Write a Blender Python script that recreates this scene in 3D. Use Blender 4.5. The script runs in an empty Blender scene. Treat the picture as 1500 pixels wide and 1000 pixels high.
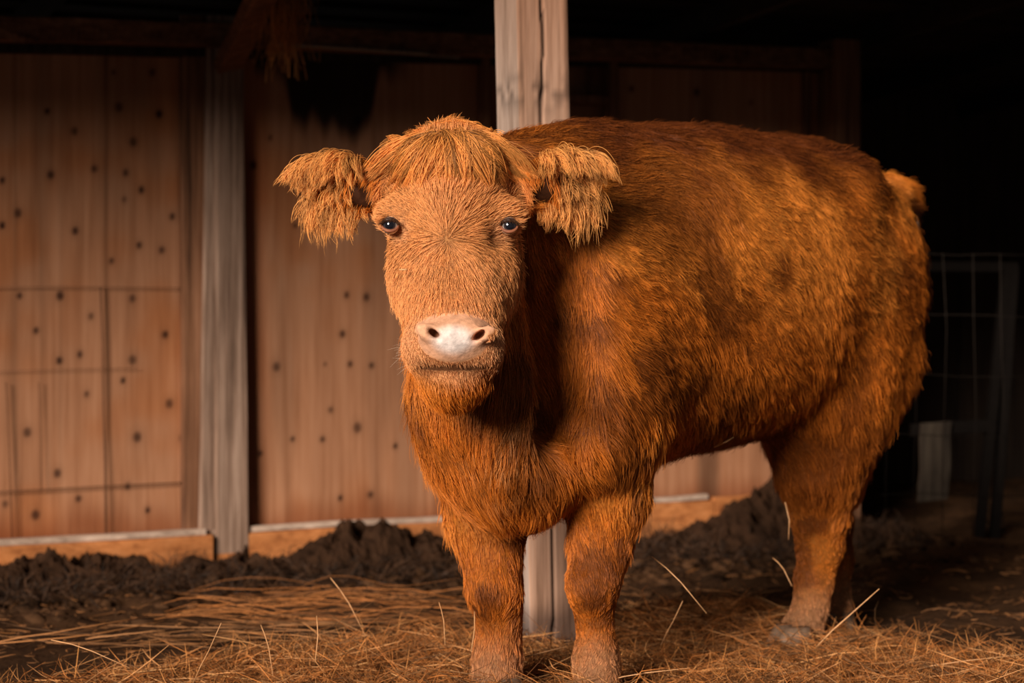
import bpy, bmesh, math, random
import numpy as np
from mathutils import Vector, Matrix, kdtree

# ------------------------------------------------------------------ camera
S = bpy.context.scene
F = 2900.0            # focal length in pixels of a 1500 px wide frame
HC = 0.908            # eye height of the camera
HY = 430.0            # horizon row
cam_d = bpy.data.cameras.new('camera')
cam = bpy.data.objects.new('camera', cam_d)
S.collection.objects.link(cam)
cam.location = (0, 0, HC)
cam.rotation_euler = (math.pi/2, 0, 0)
cam_d.sensor_width = 36.0
cam_d.sensor_fit = 'HORIZONTAL'
cam_d.lens = 36.0*F/1500.0
cam_d.shift_y = -(500.0-HY)/1500.0
cam_d.clip_end = 200
cam_d.dof.use_dof = True
cam_d.dof.focus_distance = 4.02
cam_d.dof.aperture_fstop = 3.2
S.camera = cam

# ------------------------------------------------------------------ light
w = bpy.data.worlds.new('overcast_sky')
S.world = w
w.use_nodes = True
bg = w.node_tree.nodes['Background']
bg.inputs[0].default_value = (0.95, 0.88, 0.82, 1)
bg.inputs[1].default_value = 0.075
sd = bpy.data.lights.new('low_soft_sun', 'SUN')
sd.energy = 5.2
sd.angle = math.radians(20)
sd.color = (1.0, 0.86, 0.73)
sun = bpy.data.objects.new('low_soft_sun', sd)
S.collection.objects.link(sun)
SUN_AZ, SUN_EL = math.radians(27), math.radians(18.8)
sdir = Vector((math.sin(SUN_AZ)*math.cos(SUN_EL), math.cos(SUN_AZ)*math.cos(SUN_EL), -math.sin(SUN_EL)))
sun.rotation_euler = sdir.to_track_quat('-Z', 'Y').to_euler()
sun.location = (-3, -4, 5)
S.view_settings.view_transform = 'Standard'
S.view_settings.look = 'None'
S.view_settings.gamma = 1
S.view_settings.use_curve_mapping = False
S.view_settings.exposure = 0.0

rng = np.random.default_rng(7)
random.seed(7)

# ------------------------------------------------------------------ helpers
def P(x, y, d):
    return np.array(((x-750.0)/F*d, d, HC+(HY-y)/F*d))

_lat = np.random.default_rng(3).random((64, 64, 64)).astype(np.float32)
def noise(p, scale=1.0, seed=0.0):
    """smooth value noise in 0..1, p (n,3)"""
    q = np.asarray(p, dtype=np.float64)*scale + np.array([seed*7.31+100.3, seed*3.77+100.1, seed*5.13+100.7])
    i = np.floor(q).astype(np.int64)
    f = q-i
    f = f*f*(3-2*f)
    i &= 63
    j = (i+1) & 63
    L = _lat
    x0, y0, z0 = i[:, 0], i[:, 1], i[:, 2]
    x1, y1, z1 = j[:, 0], j[:, 1], j[:, 2]
    fx, fy, fz = f[:, 0], f[:, 1], f[:, 2]
    a = L[x0, y0, z0]*(1-fx)+L[x1, y0, z0]*fx
    b = L[x0, y1, z0]*(1-fx)+L[x1, y1, z0]*fx
    c = L[x0, y0, z1]*(1-fx)+L[x1, y0, z1]*fx
    d = L[x0, y1, z1]*(1-fx)+L[x1, y1, z1]*fx
    return (a*(1-fy)+b*fy)*(1-fz)+(c*(1-fy)+d*fy)*fz
def fbm(p, scale=1.0, seed=0.0, octs=4):
    v = 0; a = .5; t = 0
    for k in range(octs):
        v = v+a*noise(p, scale*2**k, seed+k*1.7); t += a; a *= .5
    return v/t
def sstep(a, b, x):
    t = np.clip((x-a)/(b-a), 0, 1)
    return t*t*(3-2*t)
def norm(v):
    v = np.asarray(v, float)
    return v/np.maximum(np.linalg.norm(v, axis=-1, keepdims=True), 1e-9)

def tag(o, label=None, cat=None, group=None, kind=None):
    if label: o['label'] = label
    if cat: o['category'] = cat
    if group: o['group'] = group
    if kind: o['kind'] = kind
    return o
def link(o, parent=None):
    S.collection.objects.link(o)
    if parent is not None: o.parent = parent
    return o
def empty(name, loc=(0, 0, 0)):
    o = bpy.data.objects.new(name, None)
    o.empty_display_size = .1
    o.location = loc
    return link(o)
def mesh_np(name, verts, faces, mat, parent=None, smooth=True, cols=None, loc=None):
    """verts (n,3) world; faces (m,3|4) array or list of tuples"""
    me = bpy.data.meshes.new(name)
    verts = np.asarray(verts, dtype=np.float32)
    if isinstance(faces, np.ndarray):
        m, k = faces.shape
        me.vertices.add(len(verts)); me.vertices.foreach_set('co', verts.ravel())
        me.loops.add(m*k); me.loops.foreach_set('vertex_index', faces.astype(np.int32).ravel())
        me.polygons.add(m)
        me.polygons.foreach_set('loop_start', np.arange(0, m*k, k, dtype=np.int32))
        me.update(calc_edges=True)
    else:
        me.from_pydata(verts.tolist(), [], faces)
    me.validate()
    if smooth: me.shade_smooth()
    if mat: me.materials.append(mat)
    if cols is not None:
        a = me.color_attributes.new('Col', 'FLOAT_COLOR', 'POINT')
        c = np.ones((len(verts), 4), dtype=np.float32); c[:, :cols.shape[1]] = cols
        a.data.foreach_set('color', c.ravel())
    o = bpy.data.objects.new(name, me)
    link(o, parent)
    return place(o, parent, loc)
def place(o, parent=None, loc=None):
    """mesh data is authored in world space; move the origin to loc, or into the parent's space"""
    if parent is not None:
        wp = world_of(parent)
        if o.type == 'MESH': o.data.transform(Matrix.Translation(-wp))
    elif loc is not None:
        o.data.transform(Matrix.Translation(-Vector(loc)))
        o.location = loc
    return o
def world_of(o):
    v = Vector((0, 0, 0))
    while o is not None:
        v += Vector(o.location); o = o.parent
    return v

# oriented board: p0, axes, sizes; slightly uneven, bevelled edges
def board_bm(bm, o, ax, ay, az, sx, sy, sz, nx=1, jit=0.0, bevel=0.003, seed=0):
    """box from corner o along unit axes with sizes, cut nx times along x, jittered"""
    r = random.Random(seed)
    o = Vector(o); ax = Vector(ax); ay = Vector(ay); az = Vector(az)
    rings = []
    for i in range(nx+1):
        t = i/nx
        dy = r.uniform(-jit, jit); dz = r.uniform(-jit, jit)
        c = o+ax*sx*t+ay*dy+az*dz
        b = bevel
        prof = [(b, 0), (sy-b, 0), (sy, b), (sy, sz-b), (sy-b, sz), (b, sz), (0, sz-b), (0, b)]
        rings.append([bm.verts.new(c+ay*(u+r.uniform(-jit, jit)*.3)+az*(v+r.uniform(-jit, jit)*.3)) for u, v in prof])
    for a, b in zip(rings, rings[1:]):
        for k in range(8):
            bm.faces.new((a[k], a[(k+1) % 8], b[(k+1) % 8], b[k]))
    bm.faces.new(rings[0][::-1]); bm.faces.new(rings[-1])
def obj_bm(name, bm, mat, parent=None, loc=None, smooth=False):
    bmesh.ops.recalc_face_normals(bm, faces=bm.faces)
    me = bpy.data.meshes.new(name)
    bm.to_mesh(me); bm.free()
    if smooth: me.shade_smooth()
    me.materials.append(mat)
    o = bpy.data.objects.new(name, me)
    link(o, parent)
    return place(o, parent, loc)
def tube_bm(bm, pts, radii, seg=8):
    pts = [Vector(p) for p in pts]
    rings = []
    up = Vector((0, 0, 1))
    for i, p in enumerate(pts):
        t = (pts[min(i+1, len(pts)-1)]-pts[max(i-1, 0)]).normalized()
        a = t.cross(up)
        if a.length < .1: a = t.cross(Vector((1, 0, 0)))
        a.normalize(); b = t.cross(a)
        r = radii[i] if hasattr(radii, '__len__') else radii
        rings.append([bm.verts.new(p+a*math.cos(2*math.pi*k/seg)*r+b*math.sin(2*math.pi*k/seg)*r) for k in range(seg)])
    for A, B in zip(rings, rings[1:]):
        for k in range(seg):
            bm.faces.new((A[k], A[(k+1) % seg], B[(k+1) % seg], B[k]))
    bm.faces.new(rings[0]); bm.faces.new(rings[-1][::-1])

def hair_object(name, pts, radii, cols, mat, parent=None):
    """pts (n,k,3) world, radii (n,k), cols (n,3): one Curves object"""
    n, k, _ = pts.shape
    if parent is not None:
        pts = pts-np.array(world_of(parent))
    hc = bpy.data.hair_curves.new(name)
    hc.add_curves([k]*n)
    hc.attributes['position'].data.foreach_set('vector', pts.astype(np.float32).ravel())
    ra = hc.attributes.get('radius') or hc.attributes.new('radius', 'FLOAT', 'POINT')
    ra.data.foreach_set('value', radii.astype(np.float32).ravel())
    ca = hc.attributes.new('Col', 'FLOAT_COLOR', 'CURVE')
    c = np.ones((n, 4), dtype=np.float32); c[:, :3] = cols
    ca.data.foreach_set('color', c.ravel())
    hc.materials.append(mat)
    o = bpy.data.objects.new(name, hc)
    link(o, parent)
    return o
def ribbon_object(name, pts, radii, cols, mat, parent=None, loc=None):
    """strands as three-sided closed stalks in one mesh. pts (n,k,3)"""
    n, k, _ = pts.shape
    t = np.empty_like(pts)
    t[:, 1:-1] = pts[:, 2:]-pts[:, :-2]; t[:, 0] = pts[:, 1]-pts[:, 0]; t[:, -1] = pts[:, -1]-pts[:, -2]
    t = norm(t)
    up = norm(np.random.default_rng(5).normal(size=(n, 1, 3)))
    a = norm(np.cross(t, np.broadcast_to(up, t.shape))); b = np.cross(t, a)
    V = []
    for j in range(3):
        an = 2*math.pi*j/3
        V.append(pts+(a*math.cos(an)+b*math.sin(an))*radii[..., None])
    V = np.stack(V, 2).reshape(-1, 3)          # n,k,3 corners
    base = (np.arange(n)[:, None]*k+np.arange(k-1)[None])*3
    fs = []
    for j in range(3):
        j2 = (j+1) % 3
        fs.append(np.stack([base+j, base+j2, base+3+j2, base+3+j], -1).reshape(-1, 4))
    fs = np.concatenate(fs)
    c = np.repeat(cols, k*3, axis=0)
    return mesh_np(name, V, fs, mat, parent, True, c, loc)

# ------------------------------------------------------------------ materials
def new_mat(name):
    m = bpy.data.materials.new(name); m.use_nodes = True
    nt = m.node_tree
    return m, nt, nt.nodes['Principled BSDF']
def N(nt, typ, **kw):
    n = nt.nodes.new(typ)
    for k, v in kw.items():
        if k.startswith('i_'):
            n.inputs[k[2:].replace('_', ' ')].default_value = v
        else: setattr(n, k, v)
    return n
def ramp(nt, fac, stops):
    r = nt.nodes.new('ShaderNodeValToRGB')
    e = r.color_ramp.elements
    while len(e) < len(stops): e.new(.5)
    for el, (p, c) in zip(e, stops):
        el.position = p; el.color = (*c, 1) if len(c) == 3 else c
    nt.links.new(fac, r.inputs[0])
    return r.outputs[0]
def mixc(nt, a, b, fac, mode='MIX'):
    m = nt.nodes.new('ShaderNodeMix'); m.data_type = 'RGBA'; m.blend_type = mode
    for s, v in ((m.inputs[6], a), (m.inputs[7], b), (m.inputs[0], fac)):
        if isinstance(v, (int, float)): s.default_value = v
        elif isinstance(v, tuple): s.default_value = (*v, 1)
        else: nt.links.new(v, s)
    return m.outputs[2]
def coords(nt, scale, rot=(0, 0, 0)):
    t = nt.nodes.new('ShaderNodeTexCoord'); m = nt.nodes.new('ShaderNodeMapping')
    nt.links.new(t.outputs['Object'], m.inputs[0]); m.inputs['Scale'].default_value = scale
    m.inputs['Rotation'].default_value = rot
    return m.outputs[0]
def noise_n(nt, vec, scale, detail=4, rough=.6):
    n = N(nt, 'ShaderNodeTexNoise'); n.inputs['Scale'].default_value = scale
    n.inputs['Detail'].default_value = detail; n.inputs['Roughness'].default_value = rough
    nt.links.new(vec, n.inputs[0]); return n.outputs[0]
def wood_mat(name, dark, mid, light, along='z', rough=.85, use_col=False, bump=.35, grain=1.0, soft=1.0):
    m, nt, b = new_mat(name)
    sc = {'z': (26*grain, 26*grain, 1.1), 'x': (1.1, 26*grain, 26*grain)}[along]
    v = coords(nt, sc)
    g = noise_n(nt, v, 1.6, 6, .65)
    g2 = noise_n(nt, coords(nt, {'z': (70, 70, 2.0), 'x': (2.0, 70, 70)}[along]), 1.5, 5, .6)
    big = noise_n(nt, coords(nt, {'z': (5, 5, 1.2), 'x': (1.2, 5, 5)}[along]), 1.3, 3, .5)
    c = ramp(nt, g, [(.30, dark), (.48, mid), (.68, light)])
    c = mixc(nt, c, ramp(nt, big, [(.3, (.55, .5, .47)), (.7, (1.15, 1.12, 1.1))]), .8*soft, 'MULTIPLY')
    c = mixc(nt, c, ramp(nt, g2, [(.35, (.6, .58, .55)), (.5, (1, 1, 1))]), .45*soft, 'MULTIPLY')
    if use_col:
        a = N(nt, 'ShaderNodeAttribute', attribute_name='Col')
        c = mixc(nt, c, a.outputs[0], 1.0, 'MULTIPLY')
    nt.links.new(c, b.inputs['Base Color'])
    b.inputs['Roughness'].default_value = rough
    b.inputs['Specular IOR Level'].default_value = .25
    bp = N(nt, 'ShaderNodeBump'); bp.inputs['Strength'].default_value = bump; bp.inputs['Distance'].default_value = .004
    nt.links.new(g, bp.inputs['Height']); nt.links.new(bp.outputs[0], b.inputs['Normal'])
    return m
def col_mat(name, rough=.8, spec=.25, bump_scale=None, bump=.3, sheen=0, mult=1.0):
    m, nt, b = new_mat(name)
    a = N(nt, 'ShaderNodeAttribute', attribute_name='Col')
    c = a.outputs[0]
    if bump_scale:
        g = noise_n(nt, coords(nt, (1, 1, 1)), bump_scale, 6, .65)
        c = mixc(nt, c, ramp(nt, g, [(.3, (.6, .6, .6)), (.65, (1.2, 1.2, 1.2))]), .7, 'MULTIPLY')
        bp = N(nt, 'ShaderNodeBump'); bp.inputs['Strength'].default_value = bump; bp.inputs['Distance'].default_value = .01
        nt.links.new(g, bp.inputs['Height']); nt.links.new(bp.outputs[0], b.inputs['Normal'])
    nt.links.new(c, b.inputs['Base Color'])
    b.inputs['Roughness'].default_value = rough
    b.inputs['Specular IOR Level'].default_value = spec
    return m
M_ply = wood_mat('weathered_plywood', (.33, .145, .070), (.42, .195, .100), (.49, .245, .135), use_col=True, bump=.12, soft=.35)
M_grey = wood_mat('grey_weathered_post', (.09, .055, .038), (.30, .195, .14), (.52, .375, .29), bump=.4, grain=1.3)
M_front = wood_mat('front_post_wood', (.20, .125, .085), (.40, .265, .195), (.52, .37, .29), bump=.5, use_col=True, soft=.6)
M_brown = wood_mat('brown_timber', (.06, .028, .016), (.22, .10, .05), (.36, .18, .10), bump=.5)
M_base = wood_mat('orange_sill_timber', (.30, .10, .03), (.50, .19, .06), (.60, .25, .09), along='x', bump=.3)
M_baset = wood_mat('pale_strip_timber', (.30, .22, .17), (.50, .38, .30), (.62, .49, .40), along='x')
M_header = wood_mat('header_timber', (.07, .03, .015), (.20, .09, .045), (.30, .15, .08), along='x')
M_dark = wood_mat('shade_dark_timber', (.012, .008, .006), (.035, .022, .015), (.06, .04, .028), along='z')  # shade put into the wood colour, so bay boards stay near black
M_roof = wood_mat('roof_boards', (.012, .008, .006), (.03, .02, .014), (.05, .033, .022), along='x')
def fur_mat():
    m, nt, b = new_mat('ginger_fur')
    a = N(nt, 'ShaderNodeAttribute', attribute_name='Col')
    h = N(nt, 'ShaderNodeHairInfo')
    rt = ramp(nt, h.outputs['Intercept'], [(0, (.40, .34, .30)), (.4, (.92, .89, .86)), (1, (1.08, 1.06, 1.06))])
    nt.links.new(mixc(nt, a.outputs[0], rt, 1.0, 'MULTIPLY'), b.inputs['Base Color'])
    b.inputs['Roughness'].default_value = .5
    b.inputs['Specular IOR Level'].default_value = .3
    return m
M_fur = fur_mat()
M_skin = col_mat('hide', rough=.75, spec=.2, bump_scale=90, bump=.25)
M_straw = col_mat('straw', rough=.6, spec=.3)
M_soil = col_mat('trodden_dung_soil', rough=.95, spec=.1, bump_scale=30, bump=.9)
def plain(name, c, rough=.6, metal=0, spec=.4):
    m, nt, b = new_mat(name)
    g = noise_n(nt, coords(nt, (1, 1, 1)), 60, 4)
    cc = ramp(nt, g, [(.3, tuple(x*.7 for x in c)), (.7, tuple(min(1, x*1.2) for x in c))])
    nt.links.new(cc, b.inputs['Base Color'])
    b.inputs['Roughness'].default_value = rough; b.inputs['Metallic'].default_value = metal
    b.inputs['Specular IOR Level'].default_value = spec
    return m

# ------------------------------------------------------------------ ground heights
def ground_z(X, Y):
    """terrain height; X, Y arrays"""
    X = np.asarray(X, float); Y = np.asarray(Y, float)
    p = np.stack([X, Y, np.zeros_like(X)], -1).reshape(-1, 3)
    base = -.015-.055*sstep(5.0, 6.8, Y)
    lump = (fbm(p, 3.0, 1, 3).reshape(X.shape)-.5)*.07
    fine = (fbm(p, 14, 2, 4).reshape(X.shape)-.5)*.045
    mound = .02*np.exp(-((Y-4.2)/.25)**2)*sstep(-1.3, -.4, X)
    near = sstep(5.3, 5.8, Y)
    return base+lump*(.35+.65*near)+fine*(.3+.9*near)+mound

# ------------------------------------------------------------------ back wall frame
W0 = P(0, 860, 6.8)[:2]; W1 = P(1040, 775, 8.0)[:2]
wd = (W1-W0)/np.linalg.norm(W1-W0); wn = np.array((wd[1], -wd[0]))     # along wall (to the right), towards the camera
wd3 = Vector((wd[0], wd[1], 0)); wn3 = Vector((wn[0], wn[1], 0)); up3 = Vector((0, 0, 1))
def onwall(x, y, off=0.0):
    """where the sight line through (x,y) meets the wall plane moved off metres towards the camera -> s, z"""
    k = (x-750)/F
    o = W0+wn*off
    d = np.dot(o, wn)/np.dot(np.array((k, 1.0)), wn)
    s = np.dot(np.array((k*d, d))-o, wd)
    return s, HC+(HY-y)/F*d
def wp(s, z, off=0.0):
    q = W0+wd*s+wn*off
    return Vector((q[0], q[1], z))

# ---- floor
nx, ny = 420, 420
gx = np.linspace(-5, 7, nx); gy0 = np.linspace(0, 1, ny)
gy = 1.5+11.5*gy0
GX, GY = np.meshgrid(gx, gy, indexing='ij')
GZ = ground_z(GX, GY)
V = np.stack([GX, GY, GZ], -1).reshape(-1, 3)
idx = np.arange(nx*ny).reshape(nx, ny)
Fq = np.stack([idx[:-1, :-1], idx[1:, :-1], idx[1:, 1:], idx[:-1, 1:]], -1).reshape(-1, 4)
nn = fbm(V, 5, 5, 4)
c = np.array((.060, .028, .012))[None]*(.35+1.3*nn[:, None])
floor = mesh_np('floor', V, Fq, M_soil, cols=c)
tag(floor, kind='structure')

# ---- plywood back wall, painted stains come from the panels themselves
wall = empty('wall_back', wp(0, 0)); tag(wall, kind='structure')
knots_px = [(29,433,5),(88,433,7),(133,463,6),(53,484,5),(194,437,5),(87,528,6),(117,519,5),(242,490,6),(194,527,6),(180,557,5),(127,577,6),(248,591,6),(201,640,7),(268,641,6),(40,633,6),(84,693,6),(115,730,5),(187,712,5),(8,738,6),(52,754,7),(216,747,5),
 (110,338,6),(74,256,6),(26,312,6),(163,382,4),(204,359,5),(237,366,5),(252,317,5),(207,278,6),(195,208,6),(233,167,7),(174,157,6),(109,192,5),(69,163,5),(3,264,5),(3,330,6),(182,292,5),(138,247,5),(184,253,5),(223,106,5),(166,106,5),
 (404,537,6),(501,489,6),(523,626,7),(428,643,4),(472,643,5),(380,664,5),(498,729,5),(542,724,5),(579,653,5),(536,435,6),(507,432,5),(523,176,6),(370,242,6),(432,330,4),(395,202,4),(544,535,5),(512,533,5),(484,600,4),(476,533,3),(560,92,5),
 (1010,640,6),(1030,655,5),(605,300,5),(1020,135,6),(925,130,5),(1100,150,5)]
def wall_cols(V2, s, z, sc):
    """multiplicative stain colours of the plywood at wall coords"""
    n = len(s)
    p = np.stack([s, z, np.zeros(n)], -1)
    col = np.ones((n, 3))
    st = fbm(p*np.array((9, .8, 1)), 1.0, 11, 4)
    col *= (1-.22*sstep(.50, .75, st))[:, None]*np.array((1, 1, 1))
    blot = fbm(p, 3.2, 15, 3)
    t = sstep(.5, .75, blot)[:, None]
    col *= (1-t)+t*np.array((.95, .78, .60))
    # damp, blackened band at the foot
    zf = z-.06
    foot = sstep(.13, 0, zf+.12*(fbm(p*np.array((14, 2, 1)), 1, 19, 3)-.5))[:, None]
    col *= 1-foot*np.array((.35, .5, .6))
    # knots
    for (x, y, r) in knots_px:
        ks, kz = onwall(x, y)
        rr = r/F*6.6*(.75+.4*((x*7+y*3)%10)/10)
        d = np.hypot((s-ks)/rr, (z-kz)/(rr*1.25))
        near = d < 3
        if near.any():
            k = sstep(1.25, .55, d[near])[:, None]*(.62+.33*((x*3+y*7)%10)/10)+sstep(2.9, .9, d[near])[:, None]*.12
            col[near] *= 1-k*np.array((.92, .95, .96))
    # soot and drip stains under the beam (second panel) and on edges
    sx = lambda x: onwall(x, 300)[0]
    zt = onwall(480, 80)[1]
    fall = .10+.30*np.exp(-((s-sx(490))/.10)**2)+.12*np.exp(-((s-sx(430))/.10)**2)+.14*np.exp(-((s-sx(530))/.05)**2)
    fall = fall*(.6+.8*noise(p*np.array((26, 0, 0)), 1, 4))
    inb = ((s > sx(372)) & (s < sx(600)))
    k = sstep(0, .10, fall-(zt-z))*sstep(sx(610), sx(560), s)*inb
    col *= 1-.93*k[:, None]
    # dark stripe left margin of second panel
    k = sstep(sx(400), sx(380), s)*(s > sx(340))*(.6+.5*noise(p*np.array((10, 4, 1)), 1, 8))
    col *= 1-k[:, None]*np.array((.25, .40, .50))
    k = np.exp(-((s-sx(277))/.035)**2)*(.25+.75*sstep(.45, .6, noise(p*np.array((12, 5, 1)), 1, 28)))*sstep(.25, .7, z)
    col *= 1-k[:, None]*np.array((.85, .82, .78))
    # the plank-grain darker lines of the first panel
    for x, a in ((157, .55), (60, .2), (22, .3), (88, .15), (200, .1)):
        ls = sx(x)+.01*(noise(p*np.array((0, 1.5, 0)), 1, x)-.5)
        k = a*np.exp(-((s-ls)/.006)**2)*(.4+.8*noise(p*np.array((0, 5, 0)), 1, x+3))
        col *= 1-k[:, None]
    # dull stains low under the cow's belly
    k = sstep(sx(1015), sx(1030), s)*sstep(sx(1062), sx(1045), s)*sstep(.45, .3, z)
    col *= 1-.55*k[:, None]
    return np.clip(col, .02, 1.2)
def panel(x0, x1, off, zb, zt, name='plywood_panel', dark=1.0, res=.008, tint=(1, 1, 1)):
    s0 = onwall(x0, 500, off)[0] if not isinstance(x0, tuple) else x0[0]
    s1 = onwall(x1, 500, off)[0] if not isinstance(x1, tuple) else x1[0]
    ns = max(2, int((s1-s0)/res)); nz = max(2, int((zt-zb)/res))
    ss = np.linspace(s0, s1, ns); zz = np.linspace(zb, zt, nz)
    SS, ZZ = np.meshgrid(ss, zz, indexing='ij')
    pf = np.stack([SS.ravel(), ZZ.ravel(), np.zeros(SS.size)], -1)
    offs = off+(fbm(pf, 1.3, off*50+3, 2)-.5)*.012
    pts = W0[None]+wd[None]*SS.ravel()[:, None]+wn[None]*offs[:, None]
    V = np.concatenate([pts, ZZ.ravel()[:, None]], 1)
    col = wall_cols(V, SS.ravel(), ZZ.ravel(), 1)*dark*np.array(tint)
    idx = np.arange(ns*nz).reshape(ns, nz)
    fq = np.stack([idx[:-1, :-1], idx[1:, :-1], idx[1:, 1:], idx[:-1, 1:]], -1).reshape(-1, 4)
    # back skin and rim: 12 mm thick sheet
    bk = V.copy(); bk[:, 0] -= wn[0]*.012; bk[:, 1] -= wn[1]*.012
    cor = [idx[0, 0], idx[-1, 0], idx[-1, -1], idx[0, -1]]
    Vb = bk[cor]; nb = len(V)
    V = np.concatenate([V, Vb]); col = np.concatenate([col, np.full((4, 3), .5)])
    ex = [(nb+3, nb+2, nb+1, nb), (cor[0], cor[1], nb+1, nb), (cor[1], cor[2], nb+2, nb+1), (cor[2], cor[3], nb+3, nb+2), (cor[3], cor[0], nb, nb+3)]
    fq = np.concatenate([fq, np.array(ex)])
    return mesh_np(name, V, fq, M_ply, wall, True, col)
ZT = 1.86
panel((-2.8,), (-.69,), -.016, -.05, ZT, res=.05)
panel((-.715,), 296, 0.0, -.05, ZT)
panel(355, 716, 0.004, -.02, ZT)
panel(690, 925, -.06, -.02, ZT, dark=.8)
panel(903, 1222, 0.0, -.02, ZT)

# ---- sill boards along the foot (a board each, with a pale strip on top)
bb = empty('baseboard_back', wp(0, 0, .05)); tag(bb, kind='structure')
def sill(x0, x1, ytop0, thick, h, off, strip=True, sd=1):
    s0, z0 = onwall(x0, ytop0, off+thick)
    s1, _ = onwall(x1, 700, off+thick)
    bm = bmesh.new()
    board_bm(bm, wp(s0, z0-h, off), wd3, wn3, up3, s1-s0, thick, h, 6, .002, .006, sd)
    obj_bm('sill_board', bm, M_base, bb)
    if strip:
        bm = bmesh.new()
        board_bm(bm, wp(s0-.01, z0+.002, off), wd3, wn3, up3, s1-s0-.01, thick*.8, .02, 8, .003, .003, sd+5)
        obj_bm('pale_strip', bm, M_baset, bb)
sill(-600, 312, 833, .07, .22, .015, True, 1)
sill(318, 668, 783, .05, .22, .012, True, 2)
sill(672, 1046, 752, .05, .22, .012, True, 3)
sill(1048, 1230, 728, .05, .22, .012, False, 4)

# ---- left wall post: weathered squared timber with a cover board on its left
lp = empty('wall_post', wp(onwall(335, 700)[0], 0, .08))
tag(lp, 'grey weathered square timber post against the plywood wall, left of the cow', 'post')
def vboard(name, x0, x1, off, thick, zb, zt, mat, parent, x0t=None, x1t=None, jit=.0012, sd=0, n=10):
    """vertical board spanning pixel columns, allowing a taper to the top"""
    r = random.Random(sd)
    sb0 = onwall(x0, 700, off+thick)[0]; sb1 = onwall(x1, 700, off+thick)[0]
    st0 = onwall(x0t if x0t is not None else x0, 100, off+thick)[0]; st1 = onwall(x1t if x1t is not None else x1, 100, off+thick)[0]
    bm = bmesh.new(); rings = []
    for i in range(n+1):
        t = i/n; z = zb+(zt-zb)*t
        a = sb0+(st0-sb0)*t+r.uniform(-jit, jit); b = sb1+(st1-sb1)*t+r.uniform(-jit, jit)
        e = .006
        pr = [(a, off), (b, off), (b, off+thick-e), (b-e, off+thick), ((a+b)/2, off+thick+r.uniform(-jit, jit)), (a+e, off+thick), (a, off+thick-e)]
        rings.append([bm.verts.new(wp(s, z, o)) for s, o in pr])
    for A, B in zip(rings, rings[1:]):
        for k in range(7): bm.faces.new((A[k], A[(k+1) % 7], B[(k+1) % 7], B[k]))
    bm.faces.new(rings[0][::-1]); bm.faces.new(rings[-1])
    return obj_bm(name, bm, mat, parent)
vboard('timber', 316, 366, .0, .065, -.02, 1.9, M_grey, lp, 318, 357, sd=3)
vboard('cover_board', 293, 317, .0, .05, .05, 1.9, M_grey, lp, 304, 319, sd=4)
vboard('batten', 268, 296, .0, .03, .05, 1.9, M_brown, lp, 266, 303, sd=6)
# knee brace from this post up to the roof
br = empty('knee_brace', wp(*onwall(372, 50, .12), .12))
tag(br, 'dark diagonal timber brace rising right from the grey wall post', 'brace')
a = Vector(wp(*onwall(338, 105, .06), .06)); bq = Vector(wp(*onwall(420, -60, .9), .9))
ax = (bq-a).normalized(); ay = ax.cross(wn3).normalized(); az = ax.cross(ay)
bm = bmesh.new(); board_bm(bm, a-ay*.05, ax, ay, az, (bq-a).length, .10, .05, 6, .002, .004, 9)
obj_bm('beam', bm, M_header, br)

# ---- header beam on the wall
def hbeam(name, x0, y0, x1, y1, h, off, thick, mat, parent=None, sd=0, jit=.002, n=12, slope=0):
    s0, z0 = onwall(x0, y0, off+thick); s1, z1 = onwall(x1, y1, off+thick)
    a = Vector(wp(s0, z0-h, off)); b = Vector(wp(s1, z1-h, off))
    ax = (b-a).normalized(); ay = wn3; az = -ax.cross(ay) if ax.cross(ay).z < 0 else ax.cross(ay)
    bm = bmesh.new(); board_bm(bm, a, ax, ay, az, (b-a).length, thick, h, n, jit, .005, sd)
    return obj_bm(name, bm, mat, parent, None if parent else a)
trim = empty('trim_1', wp(0, 1.8, .1)); tag(trim, kind='structure')
hbeam('header_beam', -700, 0, 340, 33, .085, .0, .10, M_header, trim, 11)
hbeam('header_beam', 342, 33, 1250, 72, .085, .0, .10, M_header, trim, 12)
hbeam('shadow_gap_board', -700, 40, 1250, 90, .045, .0, .035, M_dark, trim, 13)
# little cleats nailed along the header, as seen on the left and on the right
for k in range(14):
    x = 20+k*11
    q0 = onwall(x, 36, .105); bm = bmesh.new()
    board_bm(bm, wp(q0[0], q0[1]-.06, .10), up3, wd3, wn3, .055, .012, .006, 1, 0, .001, k)
    obj_bm('cleat', bm, M_header, trim)
for k in range(12):
    x = 960+k*15
    q0 = onwall(x, 64, .105); bm = bmesh.new()
    board_bm(bm, wp(q0[0], q0[1]-.06, .10), up3, wd3, wn3, .055, .014, .006, 1, 0, .001, k)
    obj_bm('cleat', bm, M_header, trim)
# metal conduit under the header
cd = []
for x, y in ((395, 63), (470, 68), (560, 74), (628, 79)):
    s, z = onwall(x, y, .12); cd.append(wp(s, z, .12))
bm = bmesh.new(); tube_bm(bm, cd, .009, 10)
M_pipe = plain('dull_zinc', (.30, .25, .20), .5, .6)
pi = obj_bm('conduit', bm, M_pipe, None, cd[1]); tag(pi, 'thin dull metal pipe under the header beam above the sooty stain', 'pipe')
cd2 = [wp(*onwall(x, y, .12), .12) for x, y in ((630, 81), (674, 84))]
bm = bmesh.new(); tube_bm(bm, cd2, .0055, 8)
t2 = obj_bm('conduit_tail', bm, M_pipe, pi)

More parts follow.
